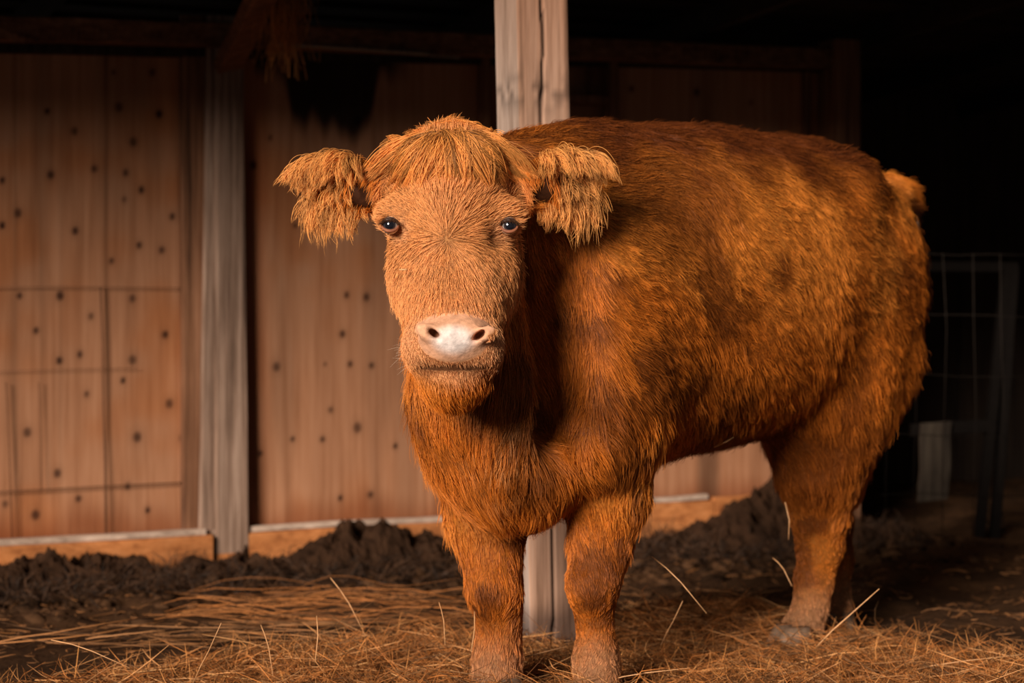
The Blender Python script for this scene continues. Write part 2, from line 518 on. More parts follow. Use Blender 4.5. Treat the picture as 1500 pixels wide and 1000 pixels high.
# ---- recess right of the front post: stud, ledge and ladder-like frame
st = vboard('stud', 897, 908, .0, .05, .4, 1.83, M_brown, None, 896, 907, sd=20)
tag(st, 'narrow upright brown stud beside the dim recess right of the front post', 'stud')
bm = bmesh.new(); s0, z0 = onwall(826, 137, .03); s1, z1 = onwall(896, 137, .03)
board_bm(bm, wp(s0-.12, z0-.032, -.05), wd3, wn3, up3, s1-s0+.12, .085, .032, 3, .001, .003, 3)
ld = obj_bm('ledge', bm, M_brown, None, wp(s0, z0, 0)); tag(ld, 'short pale wooden ledge between the front post and the narrow stud', 'ledge')
bm = bmesh.new(); s0, z0 = onwall(826, 86, .0); s1, z1 = onwall(870, 86, .0)
board_bm(bm, wp(s0-.12, z0-.01, -.05), wd3, wn3, up3, s1-s0+.12, .045, .010, 3, .001, .002, 4)
board_bm(bm, wp(s1-.012, z0-.17, -.05), up3, wd3, wn3, .16, .010, .045, 2, .001, .002, 5)
fr = obj_bm('recess_frame', bm, M_brown, None, wp(s0, z0, 0)); tag(fr, 'thin wooden corner frame above the pale ledge in the dim recess', 'frame')
jb = vboard('jamb', 708, 719, .0, .06, .1, 1.83, M_brown, None, 709, 719, sd=22); tag(jb, 'reddish upright jamb just left of the front post', 'jamb')
# post at the right end of the plywood
rp = vboard('corner_post', 1226, 1262, .0, .14, -.1, 1.95, M_brown, None, 1226, 1262, sd=25)
tag(rp, 'dim brown corner post at the end of the plywood, above the cow rump', 'post')
for x in (1180, 1205):
    b_ = vboard('batten', x, x+9, .0, .03, .2, 1.83, M_brown, None, x, x+9, sd=x)
    tag(b_, 'dim upright batten %s the corner post above the cow rump' % ('second left of' if x == 1180 else 'just left of'), 'batten')

# ---- dark bay on the right: back wall of boards, far side wall
sE = onwall(1262, 500)[0]
far = empty('wall_right', wp(sE, 0, -1.6)); tag(far, kind='structure')
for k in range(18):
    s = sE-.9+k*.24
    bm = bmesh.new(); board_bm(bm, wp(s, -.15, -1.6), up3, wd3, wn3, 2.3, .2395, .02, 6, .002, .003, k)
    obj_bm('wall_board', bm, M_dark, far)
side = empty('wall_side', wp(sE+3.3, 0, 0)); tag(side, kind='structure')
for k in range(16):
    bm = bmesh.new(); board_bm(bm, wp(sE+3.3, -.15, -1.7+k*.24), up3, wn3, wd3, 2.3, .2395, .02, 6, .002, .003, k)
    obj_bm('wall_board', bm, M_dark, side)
# roof: boards and rafters
roof = empty('ceiling', wp(0, 2.1, 1.2)); tag(roof, kind='structure')
RW = 2.17
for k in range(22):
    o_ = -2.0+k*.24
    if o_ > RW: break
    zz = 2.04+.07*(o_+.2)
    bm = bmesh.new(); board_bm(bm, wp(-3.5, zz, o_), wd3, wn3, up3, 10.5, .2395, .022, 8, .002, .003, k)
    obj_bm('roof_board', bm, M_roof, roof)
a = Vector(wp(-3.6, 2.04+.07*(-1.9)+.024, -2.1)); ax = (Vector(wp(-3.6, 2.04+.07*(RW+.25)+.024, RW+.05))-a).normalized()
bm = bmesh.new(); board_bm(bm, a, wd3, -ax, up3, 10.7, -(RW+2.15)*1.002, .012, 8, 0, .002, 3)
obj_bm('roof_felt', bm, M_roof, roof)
for k in range(12):
    s = -3.2+k*.85
    a = Vector(wp(s, 2.04-.11-.126, -2.0)); b_ = Vector(wp(s, 2.04-.11+.07*(RW+.2), RW)); ax = (b_-a).normalized()
    bm = bmesh.new(); board_bm(bm, a, ax, wd3, up3, (b_-a).length, .045, .115, 4, .001, .003, k)
    obj_bm('rafter', bm, M_roof, roof)

# unseen boards added under the roof edge to shade the right-hand bay
bay_shade = empty('shade_trim', wp(3, 1.9, 2.2)); tag(bay_shade, kind='structure')
sL = float(np.dot(np.array((.24, 5.15))-W0, wd))
for k in range(2):
    bm = bmesh.new(); board_bm(bm, wp(sL, 1.81+k*.165, 2.18), wd3, wn3, up3, 4.2, .03, .163, 8, .002, .004, k)
    obj_bm('shade_board', bm, M_roof, bay_shade)

# ================================================================== the cow
CO = np.array((.085, 4.5)); CB = np.array((.643, .766)); CL = np.array((.766, -.643))
def to_l(p):
    p = np.asarray(p, float); r = p[..., :2]-CO
    return np.stack([r@CB, r@CL, p[..., 2]], -1)
def to_w(q):
    q = np.asarray(q, float)
    xy = CO+q[..., :1]*CB+q[..., 1:2]*CL
    return np.concatenate([xy, q[..., 2:3]], -1)
def dir_l(v):
    v = np.asarray(v, float)
    return np.stack([v[..., :2]@CB, v[..., :2]@CL, v[..., 2]], -1)
def dir_w(q):
    return np.concatenate([q[..., :1]*CB+q[..., 1:2]*CL, q[..., 2:3]], -1)
RES = .0056
LO = np.array((-.95, -.62, -.06)); HI = np.array((1.95, .68, 1.46))
SH = np.ceil((HI-LO)/RES).astype(int)+1
G = np.full(SH, .25, dtype=np.float32)
AX = [LO[i]+np.arange(SH[i])*RES for i in range(3)]
def window(lo, hi):
    a = np.clip(np.floor((lo-LO)/RES).astype(int), 0, SH-1); b = np.clip(np.ceil((hi-LO)/RES).astype(int)+1, 1, SH)
    sl = tuple(slice(a[i], b[i]) for i in range(3))
    X, Y, Z = np.meshgrid(AX[0][sl[0]], AX[1][sl[1]], AX[2][sl[2]], indexing='ij')
    return sl, X.astype(np.float32), Y.astype(np.float32), Z.astype(np.float32)
def smin(a, b, k):
    h = np.maximum(k-np.abs(a-b), 0)/k
    return np.minimum(a, b)-h*h*k*.25
def smax(a, b, k):
    return -smin(-a, -b, k)
def add_d(sl, d, k, op='+'):
    G[sl] = smin(G[sl], d, k) if op == '+' else smax(G[sl], -d, k)
def cone(a, b, ra, rb, k=.04, op='+', world=True):
    """round cone between two points; a, b given as (px,py,depth) or world"""
    a = to_l(a); b = to_l(b)
    m = max(ra, rb)+k+.03
    sl, X, Y, Z = window(np.minimum(a, b)-m, np.maximum(a, b)+m)
    d = b-a; L2 = float(d@d)+1e-9
    t = np.clip(((X-a[0])*d[0]+(Y-a[1])*d[1]+(Z-a[2])*d[2])/L2, 0, 1)
    t = t.astype(np.float32)
    D = np.sqrt((X-a[0]-t*d[0])**2+(Y-a[1]-t*d[1])**2+(Z-a[2]-t*d[2])**2)-(ra+(rb-ra)*t)
    add_d(sl, D, k, op)
def ell(c, ax, r, k=.04, op='+'):
    """ellipsoid at world point c, ax = 3 world axis vectors (rows), r radii"""
    c = to_l(c); A = norm(dir_l(np.asarray(ax, float)))
    m = max(r)+k+.03
    sl, X, Y, Z = window(c-m, c+m)
    q = [((X-c[0])*A[i, 0]+(Y-c[1])*A[i, 1]+(Z-c[2])*A[i, 2]) for i in range(3)]
    k0 = np.sqrt(sum((q[i]/r[i])**2 for i in range(3))); k1 = np.sqrt(sum((q[i]/r[i]**2)**2 for i in range(3)))+1e-6
    add_d(sl, (k0*(k0-1)/k1).astype(np.float32), k, op)
def ellb(u, v, z, ru, rv, rz, k=.06, op='+', tilt=0):
    """ellipsoid in cow-body axes; tilt turns it in the u-z plane"""
    c, s = math.cos(tilt), math.sin(tilt)
    A = dir_w(np.array(((c, 0, s), (0, 1, 0), (-s, 0, c))))
    ell(to_w(np.array((u, v, z))), A, (ru, rv, rz), k, op)
WX = np.eye(3)
def chain(pts, k=.03):
    for (x, y, d, r), (x2, y2, d2, r2) in zip(pts, pts[1:]):
        cone(P(x, y, d), P(x2, y2, d2), r, r2, k)

# torso loft -------------------------------------------------------
ST = np.array([  # u, top, bottom, half width, v centre
 (-.34, .86, .62, .03, .03), (-.30, .99, .50, .12, .03), (-.22, 1.10, .455, .17, .02), (-.10, 1.20, .43, .215, .01), (.03, 1.25, .43, .24, 0),
 (.15, 1.285, .47, .265, 0), (.35, 1.315, .505, .30, 0), (.6, 1.322, .52, .325, 0), (.85, 1.322, .55, .318, 0),
 (1.05, 1.315, .60, .290, 0), (1.16, 1.27, .68, .255, 0), (1.24, 1.21, .75, .205, 0), (1.31, 1.12, .84, .13, 0), (1.35, 1.02, .95, .03, 0)])
sl, X, Y, Z = window(np.array((-.42, -.45, .3)), np.array((1.50, .45, 1.42)))
us = AX[0][sl[0]]
ti = np.interp
def smooth_interp(u, xs, ys):
    # Catmull-Rom on uneven stations
    out = np.empty_like(u)
    m = np.gradient(ys, xs)
    i = np.clip(np.searchsorted(xs, u)-1, 0, len(xs)-2)
    h = xs[i+1]-xs[i]; t = np.clip((u-xs[i])/h, 0, 1)
    return (2*t**3-3*t**2+1)*ys[i]+(t**3-2*t**2+t)*h*m[i]+(-2*t**3+3*t**2)*ys[i+1]+(t**3-t**2)*h*m[i+1]
top = smooth_interp(us, ST[:, 0], ST[:, 1])[:, None, None]; bot = smooth_interp(us, ST[:, 0], ST[:, 2])[:, None, None]
hw = np.maximum(smooth_interp(us, ST[:, 0], ST[:, 3]), .02)[:, None, None]; vc = smooth_interp(us, ST[:, 0], ST[:, 4])[:, None, None]
cz = bot+(top-bot)*.52
hh = np.where(Z > cz, top-cz, cz-bot)
ex = 2.25
rho = ((np.abs(Y-vc)/hw)**ex+(np.abs(Z-cz)/hh)**ex)**(1/ex)
over = np.maximum(np.maximum(ST[0, 0]-X, X-ST[-1, 0]), 0)
Fd = (rho-1)
g = np.gradient(Fd, RES)
gm = np.sqrt(g[0]**2+g[1]**2+g[2]**2)
D = np.clip(Fd/np.maximum(gm, 1.5), -.3, .25)+over*3
add_d(sl, D.astype(np.float32), .05)
del X, Y, Z, rho, Fd, g, gm, D, over

# shoulders, hips, thighs -------------------------------------------
ellb(.05, .155, .80, .17, .115, .28, .10)
ellb(.05, -.155, .80, .17, .115, .28, .10)
ellb(.12, 0, 1.18, .20, .09, .10, .08)
ellb(-.02, .17, .66, .13, .10, .17, .08)
ellb(.98, .21, 1.19, .09, .06, .07, .09)
ellb(1.15, .165, .90, .19, .12, .30, .08, tilt=-.15)
ellb(1.15, -.165, .90, .19, .12, .30, .08, tilt=-.15)
ellb(1.22, .12, 1.05, .10, .08, .10, .06)
ellb(1.0, .22, .70, .12, .07, .16, .08)        # left flank fold
# chest and brisket
cone(P(738, 565, 4.37), P(755, 705, 4.42), .182, .105, .08)
cone(P(752, 690, 4.38), P(768, 715, 4.50), .095, .08, .06)
# neck -----------------------------------------------------------------
cone(P(672, 290, 4.24), P(820, 312, 4.62), .112, .185, .08)
cone(P(668, 400, 4.22), P(765, 480, 4.60), .10, .20, .08)
cone(P(668, 470, 4.22), P(695, 590, 4.30), .086, .116, .06)
cone(P(690, 590, 4.30), P(738, 660, 4.38), .116, .145, .06)
cone(P(652, 520, 4.24), P(674, 660, 4.36), .055, .075, .05)   # dewlap fold, camera-left
# left-neck muscle to shoulder, leaving a dark hollow
cone(P(770, 340, 4.44), P(880, 500, 4.46), .07, .12, .06)
cone(P(806, 340, 4.26), P(800, 600, 4.29), .06, .075, .10, '-')
# front legs ---------------------------------------------------------------
chain([(705, 640, 4.52, .125), (710, 760, 4.50, .082), (724, 820, 4.46, .062), (726, 862, 4.43, .056), (731, 892, 4.44, .040), (731, 925, 4.44, .036), (729, 962, 4.43, .044), (728, 985, 4.42, .042), (728, 1008, 4.40, .048)])
chain([(885, 610, 4.46, .145), (890, 720, 4.47, .094), (878, 800, 4.46, .068), (868, 858, 4.43, .058), (871, 890, 4.44, .040), (873, 925, 4.44, .036), (875, 962, 4.43, .045), (875, 985, 4.42, .042), (874, 1008, 4.40, .048)])
cone(P(720, 690, 4.47), P(728, 770, 4.47), .08, .06, .04)
ell(P(726, 866, 4.41), WX, (.05, .045, .055), .02)
ell(P(867, 862, 4.41), WX, (.054, .045, .055), .02)
# hind legs ------------------------------------------------------------------
chain([(1262, 520, 5.36, .16), (1215, 610, 5.22, .150), (1200, 690, 5.22, .108), (1202, 755, 5.25, .070), (1201, 800, 5.27, .056), (1192, 850, 5.27, .045), (1187, 890, 5.25, .042), (1176, 922, 5.22, .048), (1164, 942, 5.18, .050)])
cone(P(1262, 560, 5.34), P(1238, 720, 5.33), .115, .040, .05)     # back edge of the thigh
cone(P(1175, 600, 5.10), P(1190, 660, 5.16), .11, .09, .06)      # stifle
chain([(1225, 560, 5.45, .12), (1182, 640, 5.40, .110), (1188, 700, 5.45, .085), (1215, 765, 5.55, .060), (1223, 820, 5.55, .042), (1223, 870, 5.53, .036), (1224, 898, 5.50, .044), (1222, 918, 5.47, .044)])
# tail --------------------------------------------------------------------
chain([(1235, 275, 5.46, .045), (1268, 283, 5.52, .040), (1300, 280, 5.58, .037), (1324, 285, 5.66, .032)], .04)
chain([(1324, 285, 5.66, .032), (1322, 310, 5.76, .028), (1306, 350, 5.80, .030), (1290, 430, 5.82, .028), (1282, 560, 5.84, .028)], .01)

# head ----------------------------------------------------------------------
HP = math.radians(24)                 # pitch of the face plane
HU = np.array((0, math.sin(HP), math.cos(HP)))     # up along the face
HN = np.array((0, -math.cos(HP), math.sin(HP)))    # out of the face
HXv = np.array((1, 0, 0)); HA = np.stack([HXv, HN, HU])
ell(P(660, 272, 4.13), HA, (.122, .11, .105), .05)
ell(P(660, 232, 4.14), HA, (.085, .08, .065), .05)
ell(P(661, 325, 4.09), HA, (.122, .105, .09), .05)
ell(P(662, 395, 4.06), HA, (.119, .095, .125), .05)
ell(P(663, 462, 3.99), HA, (.101, .088, .09), .05)
cone(P(662, 300, 4.07), P(664, 455, 3.955), .070, .056, .05)          # nasal bridge
ell(P(578, 316, 4.045), HA, (.036, .036, .034), .03)                  # brows
ell(P(742, 316, 4.045), HA, (.036, .036, .034), .03)
ell(P(664, 505, 3.93), WX, (.088, .078, .058), .03)                   # muzzle
ell(P(620, 512, 3.935), WX, (.037, .055, .046), .03)
ell(P(707, 514, 3.935), WX, (.037, .055, .046), .03)
ell(P(665, 492, 3.895), WX, (.070, .058, .040), .02)                  # nose pad
ell(P(665, 555, 3.955), WX, (.066, .060, .030), .02)                  # chin
cone(P(665, 560, 3.98), P(664, 500, 4.17), .058, .095, .05)           # jaw
ell(P(603, 400, 4.11), HA, (.04, .07, .10), .05)
ell(P(727, 400, 4.11), HA, (.04, .07, .10), .05)
# mouth slit, drawn down at the corners
for (xa, ya, da), (xb, yb, db) in (((602, 545, 3.905), (632, 539, 3.868)), ((632, 539, 3.868), (664, 537, 3.858)), ((664, 537, 3.858), (700, 540, 3.868)), ((700, 540, 3.868), (727, 548, 3.905))):
    cone(P(xa, ya, da), P(xb, yb, db), .006, .006, .010, '-')
# nostrils
for sx, x, y in ((1, 635, 488), (-1, 702, 491)):
    a = np.array((.80*sx, 0, -.60)) if sx == 1 else np.array((-.80, 0, -.60))
    A = np.stack([a, np.array((0, 1, 0)), np.cross(a, (0, 1, 0))])
    ell(P(x, y, 3.845), A, (.019, .032, .0085), .008, '-')
    ell(P(x-sx*13, y-4, 3.845), A, (.018, .008, .013), .03)           # alar ridge
    ell(P(x, y, 3.84), A, (.015, .034, .0065), .006, '-')
cone(P(614, 462, 3.872), P(640, 453, 3.862), .004, .005, .01, '-'); cone(P(640, 453, 3.862), P(690, 453, 3.862), .005, .005, .01, '-'); cone(P(690, 453, 3.862), P(715, 462, 3.872), .005, .004, .01, '-')
# eye sockets
EYES = [(572, 330, 4.018, -1), (746, 331, 4.018, 1)]
for x, y, d, s in EYES:
    ell(P(x, y, 3.99), HA, (.030, .016, .024), .02, '-')
    ell(P(x-s*(-2), y, d), WX, (.0200, .0200, .0200), .004, '-')
    cone(P(x-s*30, y+2, 3.975), P(x-s*34, y+44, 3.955), .009, .006, .022, '-')
    ell(P(x-s*12, y+20, 4.005), HA, (.022, .012, .012), .03, '-')     # tear hollow
# ears: cupped, opening forward, hanging hair added later
def ear(base, tip, wid, up_v, thick=.026):
    base = np.array(base); tip = np.array(tip)
    e = norm(tip-base); L = np.linalg.norm(tip-base)
    uv = norm(up_v-np.dot(up_v, e)*e); nv = np.cross(e, uv)
    if nv[1] > 0: nv = -nv                       # towards the viewer
    A = np.stack([e, uv, nv])
    c = base+e*L*.52
    ell(c, A, (L*.56, wid, thick), .03)
    ell(c-e*L*.10+nv*.028, A, (L*.42, wid*.72, thick*1.05), .012, '-')
    cone(base-e*.03, base+e*.035, .036, .040, .03)
    return base, tip, e, uv, nv, L
EARS = [ear(P(548, 277, 4.16), P(462, 262, 4.20), .056, (0, 0, 1)),
        ear(P(776, 275, 4.16), P(856, 252, 4.20), .054, (0, 0, 1))]
ell(P(538, 290, 4.10), WX, (.018, .03, .026), .015, '-')
ell(P(786, 288, 4.10), WX, (.018, .03, .026), .015, '-')

# surface nets ------------------------------------------------------------
def surface_nets(G):
    s = G < 0
    c = [s[i:s.shape[0]-1+i, j:s.shape[1]-1+j, k:s.shape[2]-1+k] for i in (0, 1) for j in (0, 1) for k in (0, 1)]
    cnt = np.zeros(c[0].shape, np.uint8)
    for q in c: cnt += q
    act = np.argwhere((cnt > 0) & (cnt < 8))
    acc = np.zeros((len(act), 3)); num = np.zeros(len(act))
    offs = [(i, j, k) for i in (0, 1) for j in (0, 1) for k in (0, 1)]
    val = {o: G[act[:, 0]+o[0], act[:, 1]+o[1], act[:, 2]+o[2]].astype(float) for o in offs}
    for o in offs:
        for ax in range(3):
            if o[ax] == 0:
                o2 = list(o); o2[ax] = 1; o2 = tuple(o2)
                a, b = val[o], val[o2]
                m = (a < 0) != (b < 0)
                t = np.where(m, a/np.where(m, a-b, 1), 0)
                pnt = np.array(o, float)[None]+np.eye(3)[ax][None]*t[:, None]
                acc += pnt*m[:, None]; num += m
    V = act+acc/num[:, None]
    idm = np.full(cnt.shape, -1, np.int32); idm[act[:, 0], act[:, 1], act[:, 2]] = np.arange(len(act))
    quads = []
    for ax in range(3):
        sa = [slice(1, -1)]*3; sb = [slice(1, -1)]*3
        sa[ax] = slice(0, -1); sb[ax] = slice(1, None)
        A = s[tuple(sa)]; B = s[tuple(sb)]
        e = np.argwhere(A != B)
        off = np.array([1, 1, 1]); off[ax] = 0
        e2 = e+off
        o1, o2 = [(1, 2), (2, 0), (0, 1)][ax]
        d1 = np.zeros(3, int); d1[o1] = 1; d2 = np.zeros(3, int); d2[o2] = 1
        q = [e2-d1-d2, e2-d2, e2, e2-d1]
        ids = np.stack([idm[x[:, 0], x[:, 1], x[:, 2]] for x in q], -1)
        fl = A[e[:, 0], e[:, 1], e[:, 2]]
        ids[~fl] = ids[~fl][:, ::-1]
        quads.append(ids)
    Q = np.concatenate(quads); Q = Q[(Q >= 0).all(1)]
    return V, Q
Vg, Q = surface_nets(G)
CV = to_w(LO+Vg*RES)
del G
# keep the one connected body
def smooth_mesh(V, Q, it=2, lam=.5):
    e = np.concatenate([Q[:, [0, 1]], Q[:, [1, 2]], Q[:, [2, 3]], Q[:, [3, 0]]])
    n = len(V); deg = np.bincount(e.ravel(), minlength=n)[:, None]
    for _ in range(it):
        for f in (lam, -lam*.95):
            a = np.stack([np.bincount(e[:, 0], V[e[:, 1], k], n)+np.bincount(e[:, 1], V[e[:, 0], k], n) for k in range(3)], -1)
            V = V+f*(a/np.maximum(deg, 1)-V)
    return V
CV = smooth_mesh(CV, Q, 4)
def vnormals(V, Q):
    fn = np.cross(V[Q[:, 2]]-V[Q[:, 0]], V[Q[:, 3]]-V[Q[:, 1]])
    n = np.stack([sum(np.bincount(Q[:, j], fn[:, k], len(V)) for j in range(4)) for k in range(3)], -1)
    return norm(n), np.linalg.norm(fn, axis=1)*.5
CN, FA = vnormals(CV, Q)
# gentle muscle and coat relief
rel = (fbm(CV, 7, 40, 3)-.5)
pr_h = 1-sstep(.25, .05, 0*rel)
headm = sstep(.17, .10, np.linalg.norm((CV-P(662, 400, 4.0))*np.array((.75, .6, .45)), axis=1))
CV = CV+CN*(rel*.022*(1-headm))[:, None]

# --- colour of the hide and coat as a function of place (pixels of the sight line are never used, only places on the body)
C_BASE = np.array((.63, .18, .019)); C_LIGHT = np.array((.88, .31, .045)); C_DARK = np.array((.12, .027, .005)); C_DUST = np.array((.56, .30, .155))
C_PINK = np.array((.80, .56, .48)); C_FACE = np.array((.82, .35, .115))
def near_pt(V, c, r):
    d = (V-np.asarray(c))/np.asarray(r); return np.sqrt((d*d).sum(1))
def coat(V):
    q = to_l(V); u, v, z = q[:, 0], q[:, 1], q[:, 2]
    n1 = .5+1.5*(fbm(q, 9, 50, 4)-.5); n2 = fbm(q*np.array((1, 1, 2.5)), 16, 60, 3)
    c = C_BASE[None]*(.8+.4*n2[:, None])
    hd = near_pt(V, P(662, 380, 4.0), (.20, .24, .33)) < 1
    # dark patches: along the back, upper shoulder, knees, belly edge, rear
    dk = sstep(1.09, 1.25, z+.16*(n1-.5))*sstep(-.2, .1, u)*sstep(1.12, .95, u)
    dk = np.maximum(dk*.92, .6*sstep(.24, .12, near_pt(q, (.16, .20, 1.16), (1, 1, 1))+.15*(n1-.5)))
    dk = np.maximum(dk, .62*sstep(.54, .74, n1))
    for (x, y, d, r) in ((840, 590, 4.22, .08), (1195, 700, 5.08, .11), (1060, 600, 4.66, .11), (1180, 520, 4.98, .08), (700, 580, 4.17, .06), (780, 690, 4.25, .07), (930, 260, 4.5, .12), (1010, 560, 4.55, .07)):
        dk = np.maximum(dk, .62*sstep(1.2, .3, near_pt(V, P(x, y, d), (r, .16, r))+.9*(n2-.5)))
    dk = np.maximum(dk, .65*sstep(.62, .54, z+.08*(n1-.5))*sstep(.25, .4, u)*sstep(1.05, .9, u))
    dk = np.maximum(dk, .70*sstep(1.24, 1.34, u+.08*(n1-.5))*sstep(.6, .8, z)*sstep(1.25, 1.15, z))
    for (x, y, d, r) in ((716, 868, 4.40, .045), (868, 870, 4.40, .048), (1190, 765, 5.2, .05), (765, 770, 4.42, .07), (705, 890, 4.42, .03)):
        dk = np.maximum(dk, .75*sstep(1.15, .6, near_pt(V, P(x, y, d), (r, .08, r*.8))+.5*(n2-.5)))
    dk = dk*(1-hd)
    lt = sstep(.50, .70, fbm(q, 4.2, 70, 3))*.75
    lt = np.maximum(lt, .8*sstep(.34, .12, near_pt(q, (.55, .30, 1.05), (1, 1, .8))+.2*(n1-.5)))
    lt = np.maximum(lt, .7*sstep(.16, .05, near_pt(q, (1.15, .2, 1.15), (1, 1, 1))))
    lt = lt*(1-dk)
    c = c*(1-lt[:, None])+C_LIGHT*lt[:, None]
    c = c*(1-dk[:, None])+C_DARK*dk[:, None]
    # face
    f = sstep(1.15, .85, near_pt(V, P(662, 370, 4.0), (.20, .22, .30)))[:, None]*sstep(.80, .88, z)[:, None]
    c = c*(1-f)+C_FACE*(.88+.24*n2[:, None])*f
    # dusty lower legs
    ds = sstep(.19, .05, z+.10*(n1-.5))[:, None]*.75
    c = c*(1-ds)+C_DUST*ds*(.8+.5*n2[:, None])+0*c
    # chest a little dusty
    ds = (.5*sstep(1.2, .4, near_pt(V, P(720, 690, 4.25), (.12, .3, .22))))[:, None]*sstep(.4, .7, n2)[:, None]
    c = c*(1-ds)+np.array((.60, .33, .14))*ds
    return c, n1, n2
def pad_mask(V):
    """bare nose pad"""
    a = near_pt(V, P(664, 494, 3.86), (.069, .085, .046))
    b = near_pt(V, P(664, 478, 3.86), (.083, .085, .028))
    return sstep(1.12, .92, np.minimum(a, b))
def pale_mask(V):
    """pale short hair around the muzzle, lips and eye rims"""
    m = sstep(1.25, .75, near_pt(V, P(664, 505, 3.90), (.108, .12, .072)))
    for x, y, d, s in EYES:
        m = np.maximum(m, .85*sstep(1.2, .5, near_pt(V, P(x-s*6, y+10, d-.02), (.042, .05, .034))))
    return m
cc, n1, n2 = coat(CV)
pm = pad_mask(CV)[:, None]; pl = pale_mask(CV)[:, None]
cc = cc*.5
cc = cc*(1-pl*.6)+np.array((.84, .45, .22))*pl*.6
ctr = sstep(1.1, .45, near_pt(CV, P(664, 498, 3.84), (.050, .09, .034)))[:, None]
padc = np.array((.80, .42, .25))*(1-ctr)+np.array((.86, .74, .69))*ctr
cc = cc*(1-pm)+padc*(.72+.5*fbm(CV, 45, 80, 3)[:, None])*pm
for sx, x, y in ((1, 635, 488), (-1, 702, 491)):
    k = sstep(1.3, .7, near_pt(CV, P(x, y, 3.88), (.017, .03, .011)))[:, None]*sstep(3.846, 3.862, CV[:, 1])[:, None]
    cc = cc*(1-k)+np.array((.20, .07, .03))*k
k = (near_pt(CV, P(664, 539, 3.87), (.090, .06, .0065)) < 1)[:, None]*.8
cc = cc*(1-k)+np.array((.12, .035, .012))*k
# bare dark skin inside the ear bases
for b_, t_, e_, uv_, nv_, L_ in EARS:
    k = sstep(.06, .035, np.linalg.norm(CV-(b_+e_*.02-uv_*.005-np.array((0, .03, 0))), axis=1))[:, None]
    cc = cc*(1-k*.9)+np.array((.022, .007, .004))*k*.9
cow = empty('cow', (float(CO[0]+.5*CB[0]), float(CO[1]+.5*CB[1]), 0))
tag(cow, 'shaggy ginger cow standing in straw and looking straight at the camera', 'cow')
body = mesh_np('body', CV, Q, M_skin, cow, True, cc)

# --- eyes, lids, hooves, horn-less poll ------------------------------------
def eye_mat():
    m, nt, b = new_mat('eyeball')
    a = N(nt, 'ShaderNodeAttribute', attribute_name='Col')
    nt.links.new(a.outputs[0], b.inputs['Base Color'])
    b.inputs['Roughness'].default_value = .06
    b.inputs['Specular IOR Level'].default_value = .8
    b.inputs['Coat Weight'].default_value = 1.0
    return m
M_eye = eye_mat()
M_lid = plain('pink_eyelid', (.30, .10, .045), .6)
M_lash = plain('dark_lid_line', (.05, .02, .012), .5)
def sphere_np(c, r, nu=40, nv=26, sc=(1, 1, 1)):
    th = np.linspace(0, 2*np.pi, nu, endpoint=False); ph = np.linspace(0, np.pi, nv)
    V = []; 
    for p_ in ph:
        for t_ in th: V.append((math.sin(p_)*math.cos(t_)*sc[0], -math.cos(p_)*sc[1], math.sin(p_)*math.sin(t_)*sc[2]))
    V = np.array(V)*r+c
    fs = []
    for i in range(nv-1):
        for j in range(nu):
            fs.append((i*nu+j, i*nu+(j+1) % nu, (i+1)*nu+(j+1) % nu, (i+1)*nu+j))
    return V, np.array(fs)
for x, y, d, s in EYES:
    c0 = P(x, y, d)
    V, fs = sphere_np(c0, .0182)
    look = norm(np.array((s*.10, -1, .02)))
    ang = np.arccos(np.clip(norm(V-c0)@look, -1, 1))
    col = np.where((ang < .80)[:, None], np.array((.006, .006, .010)), np.array((.50, .42, .36)))
    ring = ((ang >= .50) & (ang < .80))[:, None]
    col = np.where(ring, np.array((.030, .026, .032)), col)
    eo = mesh_np('eye', V, fs, M_eye, cow, True, col); tag(eo, 'dark glossy eye with pale rim')
    for top_ in (1, 0):
        bm = bmesh.new(); pts = []; rr = []
        for k in range(11):
            t = math.pi*k/10
            hx = math.cos(t)*.0165; hz = math.sin(t)*(.0115 if top_ else -.0120)
            yy = -math.sqrt(max(.0196**2-hx*hx-hz*hz, 0))
            pts.append(c0+np.array((hx, yy, hz))); rr.append(.0020+(.0028 if top_ else .0016)*math.sin(t))
        tube_bm(bm, pts, rr, 8)
        obj_bm('eyelid', bm, M_lash if top_ else M_lid, cow, smooth=True)
M_hoof = plain('hoof_horn', (.20, .125, .08), .6)
def hoof(c, face, s=1.0):
    """cloven hoof: two claws, c = centre on the ground, face = horizontal pointing direction"""
    f = Vector((face[0], face[1], 0)).normalized(); sd = f.cross(up3)
    bm = bmesh.new()
    for k in (-1, 1):
        rings = []
        for z, fr, bk, wd_ in ((0, .070, -.045, .027), (.02, .062, -.045, .027), (.05, .040, -.040, .023), (.062, .026, -.032, .016)):
            ring = []
            for t in range(12):
                a = 2*math.pi*t/12; cx, sx_ = math.cos(a), math.sin(a)
                l = (fr+bk)/2+(fr-bk)/2*cx; w_ = wd_*sx_*(1-.35*max(cx, 0))
                q = Vector(c)+(f*l+sd*(k*.028-k*.012*max(cx, 0)+w_))*s+up3*z*s
                ring.append(bm.verts.new(q))
            rings.append(ring)
        for A, B in zip(rings, rings[1:]):
            for t in range(12): bm.faces.new((A[t], A[(t+1) % 12], B[(t+1) % 12], B[t]))
        bm.faces.new(rings[0][::-1]); bm.faces.new(rings[-1])
    return obj_bm('hoof', bm, M_hoof, cow, smooth=True)
for x, y, d, fx in ((728, 0, 4.39, (-.15, -1)), (874, 0, 4.39, (.05, -1)), (1157, 0, 5.13, (-.8, -.6)), (1224, 0, 5.46, (.3, -1))):
    X0 = (x-750)/F*d
    hoof((X0, d, float(ground_z(np.array([X0]), np.array([d]))[0])-.012), fx, 1.15)

